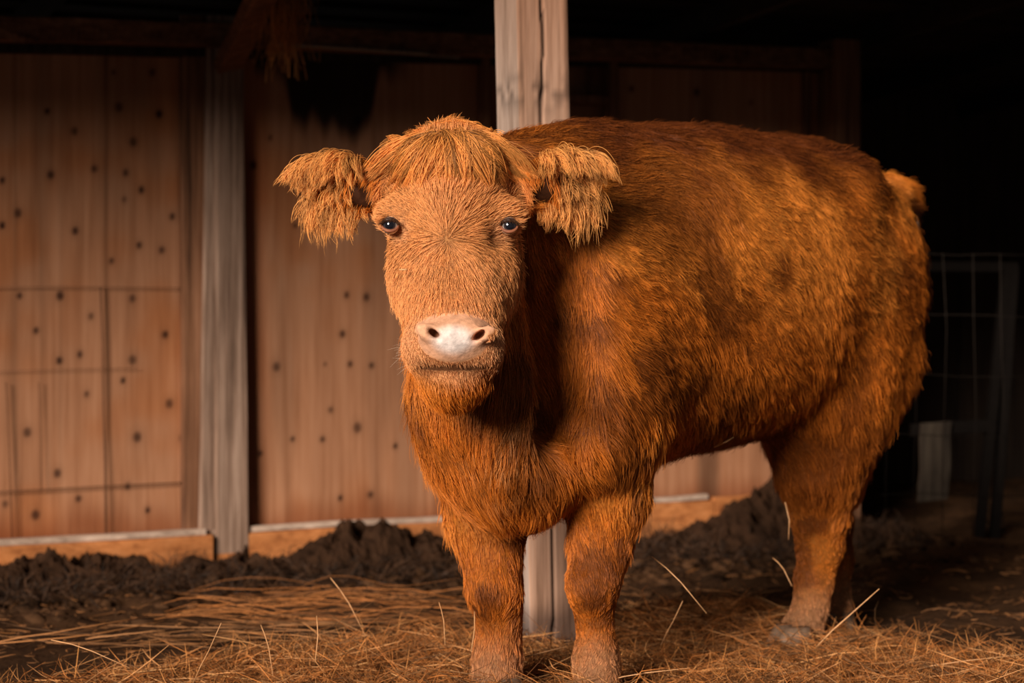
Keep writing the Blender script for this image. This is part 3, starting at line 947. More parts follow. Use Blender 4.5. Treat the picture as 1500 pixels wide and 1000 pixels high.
# --- coat -----------------------------------------------------------------------
def lim(c):
    return c/np.maximum(1, c.max(1, keepdims=True)/.93)
def sample_surface(n, wfun, seed):
    r = np.random.default_rng(seed)
    cen = CV[Q].mean(1)
    w_ = FA*wfun(cen)
    w_ = w_/w_.sum()
    fi = r.choice(len(Q), n, p=w_)
    a, b = r.random(n), r.random(n)
    q = Q[fi]
    wts = np.stack([(1-a)*(1-b), a*(1-b), a*b, (1-a)*b], -1)
    p = (CV[q]*wts[..., None]).sum(1); nn_ = norm((CN[q]*wts[..., None]).sum(1))
    return p, nn_
def in_eye(V):
    m = np.zeros(len(V), bool)
    for x, y, d, s in EYES: m |= near_pt(V, P(x, y, d-.02), (.0165, .05, .0125)) < 1
    return m
WHORL = P(656, 352, 3.96)
def comb(p):
    """direction the coat lies, world"""
    q = to_l(p); u, v, z = q[:, 0], q[:, 1], q[:, 2]
    n = len(p)
    back = np.array((CB[0], CB[1], 0))
    t = back[None]*(.75-.5*sstep(.75, .45, z))[:, None]+np.array((0, 0, -1.))[None]*(.35+.55*sstep(1.2, .6, z))[:, None]
    # neck and chest hang down
    k = sstep(.0, -.25, u)[:, None]
    t = t*(1-k)+np.array((.10, .1, -1))*k
    # legs
    k = sstep(.48, .36, z)[:, None]; t = t*(1-k)+np.array((.05, .0, -1))*k
    # rump falls
    k = sstep(1.15, 1.3, u)[:, None]; t = t*(1-k)+(np.array((.15, .15, -1)))*k
    # tail
    k = ((u > 1.42) & (z > 1.0))[:, None]; t = np.where(k, np.array((.8, .3, -.5)), t)
    # face: whorl between the eyes
    f = sstep(1.12, .9, near_pt(p, P(662, 370, 4.0), (.19, .20, .30)))[:, None]
    d = p-WHORL; r = np.linalg.norm(d*np.array((1, 0, 1)), axis=1, keepdims=True)
    rad = norm(d*np.array((1, .4, 1)))
    down = norm(np.array((0, -.35, -1)))[None]+np.array((1, 0, 0))*d[:, :1]*3
    kk = sstep(.02, -.10, d[:, 2:3])
    rad = rad*(1-kk*.8)+down*kk*.8
    t = t*(1-f)+rad*f
    # swirls
    a = (fbm(p, 5, 90, 3)-.5)[:, None]; b = (fbm(p, 5, 91, 3)-.5)[:, None]; c = (fbm(p, 5, 92, 3)-.5)[:, None]
    t = norm(t)+np.concatenate([a, b, c], 1)*1.5*(1-f*.8)
    return t
def length(p):
    q = to_l(p); u, v, z = q[:, 0], q[:, 1], q[:, 2]
    L = .040+.010*sstep(.9, .5, z)*sstep(.35, .5, z)
    L = L+.014*sstep(1.1, 1.3, u)*sstep(.5, .7, z)
    L = L+.016*sstep(0, -.2, u)*sstep(1.1, .8, z)
    L = L-.030*sstep(.40, .24, z)
    f = sstep(1.12, .95, near_pt(p, P(662, 400, 4.0), (.19, .20, .33)))
    L = L*(1-f)+f*(.021+.010*sstep(.09, .03, np.abs((p-WHORL)[:, 0]))*sstep(-.03, .02, (p-WHORL)[:, 2])+.006*sstep(.08, .03, np.abs((p-WHORL)[:, 0])))
    L = L*(1-.60*pale_mask(p))
    return L
def grow(p, n, t, L, steps, lift, curl, droop, seed, clump_cell=.018, clump=.52, clump_far=1.0):
    r = np.random.default_rng(seed)
    N_ = len(p)
    t = t-(t*n).sum(1, keepdims=True)*n
    t = norm(t)
    L = L*(.7+.6*r.random(N_))
    lf = lift*(.5+1.0*r.random(N_)**1.5)
    jit = r.normal(size=(N_, 3))*.13
    s = np.linspace(0, 1, steps)
    pts = np.empty((N_, steps, 3))
    d1 = norm(t+n*lf[:, None]+jit)
    d2 = norm(t*1.0+n*lf[:, None]*.25+jit+np.array((0, 0, -droop)))
    pts[:, 0] = p-n*.002
    wob = r.normal(size=(N_, 3))*curl
    for i in range(1, steps):
        si = s[i]; di = norm(d1*(1-si)+d2*si+wob*math.sin(3.0*si))
        pts[:, i] = pts[:, i-1]+di*(L/(steps-1))[:, None]
    # clump towards a guide chosen per cell
    hd_ = sstep(1.25, .95, near_pt(p, P(662, 400, 4.0), (.19, .20, .33)))
    cfac = clump*(1-.72*hd_)
    m = max(50, int(N_/14))
    gi = r.choice(N_, m, replace=False)
    kd = kdtree.KDTree(m)
    for j, g_ in enumerate(gi): kd.insert(p[g_], j)
    kd.balance()
    idx = np.fromiter((kd.find(x)[1] for x in p), dtype=np.int64, count=N_)
    gp = pts[gi[idx]]
    dist = np.linalg.norm(gp[:, 0]-pts[:, 0], axis=1)
    kcl = (cfac*np.clip(1.6-dist/clump_cell, 0, 1))[:, None, None]*(s[None, :, None]**1.2)
    pts = pts*(1-kcl)+gp*kcl
    return pts, idx
NH = 300000
def wf(c):
    q = to_l(c)
    w_ = 1+1.2*sstep(1.2, .9, near_pt(c, P(662, 400, 4.0), (.25, .26, .38)))
    w_ = w_*(1-.55*sstep(.05, -.1, q[:, 1]))
    w_ = w_*(1-.97*sstep(.3, .8, pad_mask(c)))
    return w_
hp, hn = sample_surface(NH, wf, 11)
keep = ~in_eye(hp) & (pad_mask(hp) < .6) & (near_pt(hp, P(664, 538, 3.86), (.088, .05, .0060)) > 1)
for b_, t_, e_, uv_, nv_, L_ in EARS:
    keep &= np.linalg.norm(hp-(b_+e_*.02-uv_*.005-np.array((0, .03, 0))), axis=1) > .031
hp, hn = hp[keep], hn[keep]
ht = comb(hp); hL = length(hp)
pts, ci = grow(hp, hn, ht, hL, 6, .22, .20, .06, 12)
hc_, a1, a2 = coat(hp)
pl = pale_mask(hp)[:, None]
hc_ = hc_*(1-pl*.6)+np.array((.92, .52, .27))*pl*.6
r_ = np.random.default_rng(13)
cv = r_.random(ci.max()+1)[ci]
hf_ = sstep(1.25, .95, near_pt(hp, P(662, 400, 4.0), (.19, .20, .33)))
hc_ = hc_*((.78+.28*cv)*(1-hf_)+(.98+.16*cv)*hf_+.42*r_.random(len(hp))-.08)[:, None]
hc_ = hc_*(1+np.array((.05, .10, .20))*(r_.random((len(hp), 1))-.3))
taper = np.array((1, .97, .88, .75, .5, .15))
rad = (.00042+.00022*r_.random(len(hp)))[:, None]*taper[None]
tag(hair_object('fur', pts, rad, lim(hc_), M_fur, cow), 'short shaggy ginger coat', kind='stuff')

# forelock: long locks falling from the poll to both sides
def locks(n, seed):
    """locks parting at the crown and combed down over the brow and out over both ear bases"""
    r = np.random.default_rng(seed)
    EC = P(660, 270, 4.13); ER = np.array((.120, .118, .096))
    m = 260; K = 9; G_ = []; xs = []
    for j in range(m):
        ph = r.uniform(-1.50, 1.50)
        lay = r.random()
        ex = 660+(120*math.sin(ph))*(.86+.22*r.random()); ey = 206+(68+12*r.random())*(.55+.45*math.cos(ph))*(.92+.16*r.random())
        sx_ = 658+r.normal()*13+22*math.sin(ph)*r.random(); sy_ = 200+r.random()*14+5*abs(math.sin(ph))
        q0 = 0.25+.75*r.random()**.5 if r.random() < .45 else 1.0          # short layers end early
        pp = []
        wob = r.normal(size=2)*7
        for k in range(K):
            t = k/(K-1)*q0
            x = sx_+(ex-sx_)*t**.9+wob[0]*math.sin(3*t); y = sy_+(ey-sy_)*t**1.5+wob[1]*math.sin(3*t)*.5
            dx = (x-660)/F*4.05; dz = -(y-270)/F*4.05
            # height over the skull: lifted in the middle of the lock
            rr_ = (dx/ER[0])**2+(dz/ER[2])**2
            dep = math.sqrt(max(1-rr_, 0))*ER[1]
            lift = .009+.020*lay*math.sin(math.pi*min(t*.8+.15, 1))
            q = np.array((EC[0]+dx, EC[1]-dep*.95-lift, EC[2]+dz-.0))
            if rr_ > 1: q[1] = EC[1]-lift-.01
            q[2] += lift*.8*(1-t)
            pp.append(q)
        G_.append(pp)
    # flyaways at the crown
    for j in range(46):
        x0 = 660+r.uniform(-75, 60); p0 = P(x0, 203+abs(x0-660)*.14, 4.12)
        dv = norm(np.array(((x0-655)/90+r.normal()*.35, -.2, .8)))
        pp = [p0]
        for k in range(K-1):
            dv = norm(dv+np.array((0, -.03, -.16))+np.array(((x0-655)/900, 0, 0)))
            pp.append(pp[-1]+dv*(.028+.030*r.random())/8)
        G_.append(pp)
    G_ = np.array(G_); M_ = len(G_)
    pr = np.ones(M_); pr[m:] = .30; pr /= pr.sum()
    gi = r.choice(M_, n, p=pr)
    s = np.linspace(0, 1, K)[None, :, None]
    off = r.normal(size=(n, 1, 3))*np.array((.0050, .0035, .004))
    wob = r.normal(size=(n, 1, 3))*.004
    out = G_[gi]+off*(1-.66*s)+wob*np.sin(s*3.1)
    ln = (.7+.4*r.random(n))[:, None, None]
    out = out[:, :1]+(out-out[:, :1])*ln
    base = np.array((.88, .36, .085))
    gc = (.40+.95*r.random(M_))[gi]
    col = base*(gc*(.7+.55*r.random(n)))[:, None]
    col[r.random(n) < .12] *= 1.3
    return out, col
fp, fc = locks(17000, 31)
rr = (.00045+.0002*np.random.default_rng(2).random(len(fp)))[:, None]*np.array((.9, 1, 1, 1, .95, .9, .8, .6, .2))[None]
tag(hair_object('forelock', fp, rr, lim(fc), M_fur, cow), 'tousled long forelock between the ears', kind='stuff')

# ear fringes
def ear_hair(E, n, seed):
    base, tip, e, uv, nv, L = E
    r = np.random.default_rng(seed)
    m = 190; K = 9; G_ = []
    for j in range(m):
        a = .28+.76*r.random()
        wj = .056*math.sqrt(max(1-((a-.5)/.60)**2, .05))
        kind = r.random()
        if kind < .50:      # from the top edge, falling over the cup
            b = .55+.45*r.random(); fwd = .020; ln = .050+.050*r.random()
        elif kind < .80:    # fringe under the lower edge
            b = -.6-.4*r.random(); fwd = .006; ln = .035+.045*r.random(); a = .12+.85*r.random()
        else:               # inside
            b = r.uniform(-.3, .5); fwd = .014; ln = .04+.03*r.random(); a = max(a, .42)
        p0 = base+e*L*a+uv*b*wj+nv*fwd*(1-.4*abs(b))
        out_ = (a-.45)*1.1
        dirv = norm(e*(out_+.25+r.normal()*.18)+uv*(.35*b)+nv*(.45)+np.array((0, 0, -.05)))
        if j < 26:          # sparse long wisps hanging from the outer lower edge
            a = .50+.52*r.random(); b = -.7; ln = .075+.045*r.random(); p0 = base+e*L*a+uv*b*.045+nv*.004; dirv = norm(e*.5+np.array((0, -.2, -.6))+r.normal(size=3)*.15)
        pp = [p0]
        curl = r.normal()*.05
        for k in range(K-1):
            dirv = norm(dirv+np.array((0, 0, -.20))-e*(.05+curl)-nv*.03+r.normal(size=3)*.05)
            pp.append(pp[-1]+dirv*ln/(K-1))
        G_.append(pp)
    G_ = np.array(G_)
    pr = np.ones(m); pr[:26] = .35; gi = r.choice(m, n, p=pr/pr.sum())
    s = np.linspace(0, 1, K)[None, :, None]
    off = r.normal(size=(n, 1, 3))*.0055
    wob = r.normal(size=(n, 1, 3))*.005
    out = G_[gi]+off*(1-.6*s)+wob*np.sin(s*3.3)
    out = out[:, :1]+(out-out[:, :1])*(.55+.55*r.random(n))[:, None, None]
    base_c = np.array((.86, .38, .10))
    col = base_c*((.50+.75*r.random(m))[gi]*(.75+.5*r.random(n)))[:, None]
    return out, col
for k, E in enumerate(EARS):
    ep, ec = ear_hair(E, 5200, 41+k)
    rr = (.00042+.0002*np.random.default_rng(3).random(len(ep)))[:, None]*np.array((1, 1, 1, 1, .95, .9, .8, .6, .2))[None]
    tag(hair_object('ear_fringe', ep, rr, lim(ec), M_fur, cow), 'long pale ginger hair drooping from the ear', kind='stuff')
# whiskers on the muzzle and lashes
r = np.random.default_rng(51); n = 120
th = r.random(n)*2*np.pi
x = 664+np.cos(th)*(58+16*r.random(n)); y = 515+np.sin(th)*(30+12*r.random(n))
kp = (y > 488) & (y < 535) & (x < 716); x, y = x[kp], y[kp]; n = len(x)
p0 = np.array([P(a, b, 3.885+.0009*abs(a-664)) for a, b in zip(x, y)])
dv = norm(np.stack([(x-664)/60, -np.full(n, .55), -(y-505)/90], -1)+r.normal(size=(n, 3))*.45)
L_ = .012+.026*r.random(n)
s = np.linspace(0, 1, 5)[None, :, None]
wp_ = p0[:, None]+dv[:, None]*L_[:, None, None]*s+np.array((0, 0, -.006))*s*s
tag(hair_object('whiskers', wp_, np.full((n, 5), .0002)*np.array((1, 1, .8, .6, .3)), np.full((n, 3), .8)*np.array((1, .8, .62)), M_fur, cow), 'fine pale whiskers', kind='stuff')

# dark lashes shading the upper lids
LP = []
r = np.random.default_rng(77)
for x, y, d, s_ in EYES:
    c0 = P(x, y, d)
    for k in range(70):
        t = math.pi*r.uniform(.08, .92)
        hx = math.cos(t)*.018; hz = math.sin(t)*.0135
        p0 = c0+np.array((hx, -math.sqrt(max(.0205**2-hx*hx-hz*hz, 1e-6)), hz))
        dv = norm(np.array((hx*22+r.normal()*.15, -.75, -.10+r.normal()*.12))); ln = .010+.009*r.random()
        LP.append([p0+dv*ln*q+np.array((0, 0, -.004))*q*q for q in (0, .33, .66, 1)])
LP = np.array(LP)
tag(hair_object('eyelashes', LP, np.full((len(LP), 4), .0003)*np.array((1, 1, .7, .3)), np.full((len(LP), 3), .12)*np.array((1, .5, .25)), M_fur, cow), 'short lashes over the eyes', kind='stuff')

# ================================================================== front post
fpst = empty('shelter_post', (float(.04), 5.2, float(ground_z(np.array([.04]), np.array([5.2]))[0])))
tag(fpst, 'thick upright weathered timber post standing directly behind the cow', 'post')
def front_post():
    n = 110; side = .148; rot = math.radians(24)
    c0 = P(799, 925, 5.2); c1 = P(772, -260, 5.2); c0[2] -= .12
    prof = []
    m = 26
    for f_ in range(4):
        for j in range(m):
            t = j/m-.5
            if f_ == 0: q = (t, -.5)
            elif f_ == 1: q = (.5, t)
            elif f_ == 2: q = (-t, .5)
            else: q = (-.5, -t)
            prof.append((f_, j, q))
    V = []; C = []
    rg = np.random.default_rng(9)
    K = len(prof)
    ridge = rg.normal(size=K)*.0006
    cs, sn = math.cos(rot), math.sin(rot)
    for i in range(n):
        t = i/(n-1); c = c0+(c1-c0)*t; z = c[2]
        for k, (f_, j, q) in enumerate(prof):
            e = 1-(.03 if j == 0 else 0)
            a, b = q[0]*side*e, q[1]*side*e
            dn = ridge[k]+(_lat[k % 64, i//3 % 64, 7]-.5)*.0010
            if f_ == 0:
                # the long drying crack that wanders and the groove of the edge plank
                ck = .22+.05*math.sin(z*5)+.02*math.sin(z*17)
                jj = (j/m)
                if abs(jj-ck-.2) < .022: dn -= .010
            if f_ == 0: b += -dn
            elif f_ == 1: a += dn
            elif f_ == 2: b += dn
            else: a -= dn
            # rotated so that a narrow left face shows
            x_ = a*cs+b*(-sn)*-1; y_ = -a*sn*-1+b*cs
            x_, y_ = a*cs-b*sn, a*sn+b*cs
            V.append((c[0]+x_, c[1]+y_, z)); C.append(1)
    V = np.array(V)
    fs = []
    for i in range(n-1):
        for k in range(K):
            fs.append((i*K+k, i*K+(k+1) % K, (i+1)*K+(k+1) % K, (i+1)*K+k))
    col = np.ones((len(V), 3))
    p = V.copy()
    z = V[:, 2]
    left = np.tile(np.array([1. if q[0] == 3 else 0. for q in prof]), n)
    # left face tinted greyer; stains and knots of its own
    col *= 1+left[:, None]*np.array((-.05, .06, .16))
    kn = np.exp(-((z-1.43)/.045)**2)*sstep(.45, .6, noise(p, 40, 3))
    col *= 1-.5*kn[:, None]
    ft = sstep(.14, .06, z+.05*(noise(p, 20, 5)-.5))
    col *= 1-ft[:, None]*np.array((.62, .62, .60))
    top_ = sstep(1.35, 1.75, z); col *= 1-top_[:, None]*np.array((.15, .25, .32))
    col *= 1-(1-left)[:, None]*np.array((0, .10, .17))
    # crack colour: the open joint holds dirt
    for i in range(n):
        zz = V[i*K, 2]; ck = .22+.05*math.sin(zz*5)+.02*math.sin(zz*17)
        for j in range(m):
            if abs(j/m-ck-.2) < .022: col[i*K+j] *= .22
    return mesh_np('timber', V, np.array(fs), M_front, fpst, False, col)
front_post()

# ================================================================== dung heap along the wall
def heap(name, px0, px1, off, width, h, seed, label, place_seed=0):
    s0 = onwall(px0, 780, off)[0]; s1 = onwall(px1, 780, off)[0]
    n = 260; m = 110
    ss = np.linspace(0, 1, n); ww = np.linspace(0, 1, m)
    SS, WW = np.meshgrid(ss, ww, indexing='ij')
    s_ = (s0+(s1-s0)*SS).ravel(); o_ = (off+(WW-.5)*width).ravel()
    xy = W0[None]+wd[None]*s_[:, None]+wn[None]*o_[:, None]
    g = ground_z(xy[:, 0], xy[:, 1])
    env = (np.sin(np.pi*np.clip(SS, 0, 1))**.5*np.sin(np.pi*WW)**.8).ravel()
    p = np.stack([xy[:, 0], xy[:, 1], 0*g], -1)
    a = 1-np.abs(2*fbm(p, 7, seed, 4)-1)*1.6
    big = fbm(p, 2.6, seed+3, 2)
    z = g-.02+env*h*(.35+1.1*big)*(.55+.6*a)+env*.06*(fbm(p, 34, seed+6, 3)-.5)*2
    V = np.concatenate([xy+np.stack([fbm(p, 12, seed+8, 2)-.5, fbm(p, 12, seed+9, 2)-.5], -1)*.10*env[:, None], z[:, None]], 1)
    idx = np.arange(n*m).reshape(n, m)
    fq = np.stack([idx[:-1, :-1], idx[1:, :-1], idx[1:, 1:], idx[:-1, 1:]], -1).reshape(-1, 4)
    col = np.array((.034, .016, .008))*(.4+1.3*fbm(V, 18, seed+12, 3)[:, None])
    o = mesh_np(name, V, fq, M_soil, None, True, col, loc=tuple(V[idx[n//2, m//2]]))
    tag(o, label, 'dung heap')
heap('dung_heap', 215, 480, .26, .42, .09, 3, 'low ridge of dark dung under the grey wall post', 1)
heap('dung_heap', 405, 700, .28, .44, .15, 7, 'tallest crumbly dark dung heap against the wall, left of the cow', 2)
heap('dung_heap', -60, 260, .20, .42, .10, 9, 'low dark ridge of dung and litter at the far left foot of the wall', 3)
heap('dung_heap', 1015, 1250, .30, .60, .24, 13, 'dark dung heap behind the cow below its belly', 4)
heap('dung_heap', 850, 1060, .40, .40, .07, 17, 'low dark dung ridge between the front legs and hind legs, by the sill', 5)
# crumbs and clods
def clods(n, seed):
    r = np.random.default_rng(seed)
    V = []; Fs = []; C = []
    ico_t = (1+5**.5)/2
    iv = norm(np.array([(-1, ico_t, 0), (1, ico_t, 0), (-1, -ico_t, 0), (1, -ico_t, 0), (0, -1, ico_t), (0, 1, ico_t), (0, -1, -ico_t), (0, 1, -ico_t), (ico_t, 0, -1), (ico_t, 0, 1), (-ico_t, 0, -1), (-ico_t, 0, 1)]))
    jf = np.array([(0,11,5),(0,5,1),(0,1,7),(0,7,10),(0,10,11),(1,5,9),(5,11,4),(11,10,2),(10,7,6),(7,1,8),(3,9,4),(3,4,2),(3,2,6),(3,6,8),(3,8,9),(4,9,5),(2,4,11),(6,2,10),(8,6,7),(9,8,1)])
    s = r.random(n)*4.8-1.2; o = np.abs(r.normal(size=n))*.45+.1
    xy = W0[None]+wd[None]*s[:, None]+wn[None]*o[:, None]
    g = ground_z(xy[:, 0], xy[:, 1])
    size = .005+.022*r.random(n)**3*1.2
    for i in range(n):
        v = iv*(1+r.normal(size=(12, 1))*.42)*size[i]*np.array((1.2, 1, .7))
        lift = 0
        V.append(v+np.array((xy[i, 0], xy[i, 1], g[i]+lift)))
        Fs.append(jf+12*i); C.append(np.repeat(np.array([(.05, .024, .011)])*(.4+1.5*r.random()), 12, 0))
    return np.concatenate(V), np.concatenate(Fs), np.concatenate(C)
V, fs, col = clods(5000, 21)
tag(mesh_np('dung_crumbs', V, fs, M_soil, None, False, col, loc=(0, 6.8, 0)), 'loose crumbs of dark dung scattered along the foot of the wall', 'dung', kind='stuff')

# ================================================================== straw
def ground_px(x, y):
    d = F*(HC+.03)/(y-HY); return (x-750)/F*d, d
def straw_set(n, seed, dens, lmin, lmax, r0, r1, lift=.0, up=.12, zoff=.012, ydir=0.0, cols=None, steps=5, curl=.25, yr=(3.9, 7.2), xr=(-2.3, 2.4)):
    r = np.random.default_rng(seed)
    X = []; Y = []
    while sum(map(len, X)) < n:
        x = r.uniform(*xr, n); y = r.uniform(*yr, n)
        w_ = dens(x, y)
        k = r.random(n) < w_
        X.append(x[k]); Y.append(y[k])
    x = np.concatenate(X)[:n]; y = np.concatenate(Y)[:n]
    L = lmin+(lmax-lmin)*r.random(n)**1.6
    a = r.random(n)*2*np.pi
    if ydir: a = r.normal(size=n)*ydir+np.where(r.random(n) < .5, 0, np.pi)
    el = np.abs(r.normal(size=n))*up
    d = np.stack([np.cos(a)*np.cos(el), np.sin(a)*np.cos(el), np.sin(el)], -1)
    nrm = norm(np.cross(d, np.array((0, 0, 1.)))+1e-6)
    bend = r.normal(size=n)*curl; bz = r.normal(size=n)*curl*.5
    s = np.linspace(-.5, .5, steps)
    pts = np.empty((n, steps, 3))
    z0 = zoff*r.random(n)
    for i, t in enumerate(s):
        q = np.stack([x, y, 0*x], -1)+d*(t*L)[:, None]+nrm*(bend*(t*t)*L*2)[:, None]
        q[:, 2] = d[:, 2]*(t+.5)*L+bz*(t*t-.25)*L
        pts[:, i] = q
    g = ground_z(pts[..., 0], pts[..., 1])
    g0 = g[:, :1]
    flat = np.maximum(pts[..., 2], -.002)
    pts[..., 2] = flat+.6*g+.4*g0+z0[:, None]+dens_h(x, y)[:, None]*r.random((n, 1))
    c0 = np.array(cols if cols is not None else (.60, .27, .085))
    col = c0*(.16+1.15*r.random((n, 1))**1.4)*(1+np.array((0, .12, .35))*(r.random((n, 1))-.2))
    rad = (r0+(r1-r0)*r.random(n))[:, None]*np.ones(steps)
    rad[:, -1] *= .4
    om = ((pts[..., 0]-W0[0])*wn[0]+(pts[..., 1]-W0[1])*wn[1]).min(1)
    ok = om > .10
    return pts[ok], rad[ok], np.clip(col, 0, .9)[ok]
def dens_h(x, y):
    return .022*bed(x, y)
def bed(x, y):
    """thick straw bed in the foreground and round the legs; 0..1"""
    p = np.stack([x, y, 0*x], -1)
    nz = .5*(fbm(p, 2.6, 33, 3)-.5)
    # far limit of the bed by x:  near at the left, far in the middle and right
    lim = np.interp(x, [-1.3, -1.06, -.76, -.37, 0, .3, .45, .75, .92, 1.2, 1.6], [4.55, 4.7, 4.9, 5.3, 5.4, 5.8, 6.0, 6.0, 5.45, 5.0, 4.8])
    return sstep(.12, -.30, y-lim+.08+nz)*(.35+.65*sstep(.38, .55, fbm(p, 5, 35, 2)))
def thin(x, y):
    p = np.stack([x, y, 0*x], -1)
    return .25*sstep(.42, .62, fbm(p, 1.7, 44, 3))*sstep(7.3, 6.5, y)
sets = []
sets.append(straw_set(46000, 61, bed, .03, .15, .0005, .0011, up=.30, zoff=.012, steps=4, curl=.6, cols=(.60, .21, .050), yr=(4.0, 6.3)))
sets.append(straw_set(3600, 62, bed, .08, .26, .0007, .0015, up=.16, zoff=.03, cols=(.78, .36, .13), yr=(4.2, 6.3)))
sets.append(straw_set(4200, 63, lambda x, y: thin(x, y)+.10, .015, .09, .0008, .0018, up=.12, zoff=.01, cols=(.34, .14, .045)))
# short upright stubble at the near edge
sets.append(straw_set(4200, 64, lambda x, y: bed(x, y)*sstep(5.4, 4.6, y), .025, .10, .0005, .0010, up=1.0, zoff=.012, cols=(.75, .31, .085), curl=.5, yr=(4.4, 5.4)))
# dark matted litter over the dung along the wall
def by_wall(x, y):
    o = (x-W0[0])*wn[0]+(y-W0[1])*wn[1]
    return sstep(.02, .12, o)*sstep(.95, .35, o)
sets.append(straw_set(9000, 67, by_wall, .02, .10, .0010, .0026, up=.6, zoff=.03, cols=(.075, .034, .015), curl=.8, steps=4, yr=(5.8, 8.6), xr=(-2.2, 1.6)))
# combed wisps lying left of the front legs
def wisp(x, y):
    d1 = np.minimum(np.abs(y-(5.72+.10*np.sin(x*3))), np.abs(y-(6.15+.06*np.sin(x*4))))
    return sstep(.12, .02, d1)*sstep(-1.0, -.8, x)*sstep(.1, -.2, x)
sets.append(straw_set(120, 65, wisp, .15, .60, .0006, .0014, up=.04, zoff=.04, ydir=.22, cols=(.60, .22, .06), steps=7, curl=.35, yr=(5.3, 6.3), xr=(-1.5, .3)))
def wisp2(x, y):
    return sstep(.2, .05, np.abs(y-5.35-.12*x))*sstep(-1.3, -.9, x)*sstep(-.2, -.5, x)
sets.append(straw_set(45, 66, wisp2, .2, .6, .001, .002, up=.05, zoff=.03, ydir=.3, cols=(.46, .20, .07), steps=7, curl=.3, yr=(4.9, 5.8), xr=(-1.6, .2)))
for i, (names, lab) in enumerate((('straw_bed', 'thick bed of short orange straw around the cow hooves'), ('loose_straw', 'paler longer straws lying over the straw bed'), ('scattered_straw', 'sparse dull straw scattered on the dark soil'), ('straw_stubble', 'short upright straw ends at the near edge of the bed'), ('dark_litter', 'dark matted litter lying along the foot of the wall'), ('combed_straw', 'long combed wisps of straw lying left of the front legs'), ('straw_wisps', 'thin straggling straws in front of the combed wisps at left'))):
    p_, r_2, c_ = sets[i]
    tag(ribbon_object(names, p_, r_2, c_, M_straw, None, loc=(0, 5, 0)), lab, 'straw', kind='stuff')

# prominent single stalks
STK = [((1195, 948), (1288, 862), 4.75, 'long pale straw stalk leaning right in front of the hind hooves', .0017),
       ((955, 815), (1035, 898), 4.6, 'long straw stalk slanting down right of the front leg', .0014),
       ((75, 937), (190, 978), 4.35, 'pale straw stalk slanting down at the lower left corner', .0012),
       ((283, 1000), (324, 912), 4.30, 'upright straw stalk leaning right at lower left', .0011),
       ((382, 915), (400, 990), 4.30, 'upright stalk leaning left beside the combed straw', .0011),
       ((464, 902), (462, 968), 4.25, 'short straight vertical straw in front of the combed straw', .0014),
       ((484, 846), (535, 930), 4.9, 'straw stalk slanting down behind the vertical straw', .0012),
       ((643, 882), (652, 945), 4.4, 'upright straw left of the cow front hooves', .0011),
       ((695, 895), (690, 955), 4.35, 'upright straw touching the left front leg', .0012),
       ((1132, 817), (1160, 858), 5.0, 'short straw stalk by the left hind cannon', .0014),
       ((880, 1000), (1010, 978), 4.4, 'pale straw lying right of the right front hoof', .0012),
       ((1320, 985), (1500, 958), 4.6, 'long straw stalk lying at the lower right corner', .0012),
       ((968, 945), (1000, 880), 4.7, 'bent straw stalk rising right of the front hooves', .0011)]
M_stalk = plain('straw_stalk', (.72, .38, .17), .5)
for (a, b, d, lab, rd) in STK:
    pa = P(a[0], a[1], d); pb = P(b[0], b[1], d-.06)
    mid = (pa+pb)/2+np.array((.004, 0, .006))
    bm = bmesh.new(); tube_bm(bm, [pa, (pa+mid)/2+np.array((0, 0, .003)), mid, pb], [rd, rd, rd*.9, rd*.6], 7)
    o = obj_bm('straw_stalk', bm, M_stalk, None, tuple(pa if pa[2] < pb[2] else pb), smooth=True)
    tag(o, lab, 'straw', 'single straw stalks in the bed')

# hay hanging from the brace at the top
r = np.random.default_rng(71); n = 260
s0, z0 = onwall(420, -25, .5); base = np.array(wp(s0, z0, .5))
st_ = base+r.normal(size=(n, 3))*np.array((.028, .03, .02))
ln = .10+.22*r.random(n)**1.5
s = np.linspace(0, 1, 6)[None, :, None]
dv = norm(np.stack([r.normal(size=n)*.16, r.normal(size=n)*.16, -np.ones(n)], -1))
pts = st_[:, None]+dv[:, None]*ln[:, None, None]*s+r.normal(size=(n, 1, 3))*.02*np.sin(s*3)*np.array((1, 1, .2))
rad = np.full((n, 6), .0012)*(.7+.7*r.random((n, 1)))
col = np.array((.62, .25, .07))*(.4+.9*r.random((n, 1)))
o = ribbon_object('hay_tuft', pts, rad, col, M_straw, None, tuple(base)); tag(o, 'tuft of dry hay hanging at the top edge beside the brace', 'hay')

# ================================================================== wires on the left wall
M_wire = plain('rusty_wire', (.16, .07, .035), .6, .5)
wf_ = empty('wire_fence', wp(*onwall(150, 760, .03), .03)); tag(wf_, 'rusty square-mesh wire stapled over the left plywood panel', 'wire fence')
def wire(pts_px, off=.022, r0=.0022):
    pts = [wp(*onwall(x, y, off), off) for x, y in pts_px]
    bm = bmesh.new(); tube_bm(bm, pts, r0, 6); obj_bm('wire', bm, M_wire, wf_, smooth=True)
wire([(-60, 722), (40, 718), (150, 712), (280, 706)]); wire([(-60, 421), (90, 420), (270, 422)], r0=.0013); wire([(-60, 545), (90, 541), (200, 539)], r0=.0010)
wire([(147, 420), (150, 500), (151, 600), (154, 700), (156, 795)], r0=.0026); wire([(9, 560), (13, 650), (18, 800)], r0=.0018); wire([(57, 560), (60, 650), (61, 720)], r0=.0013)

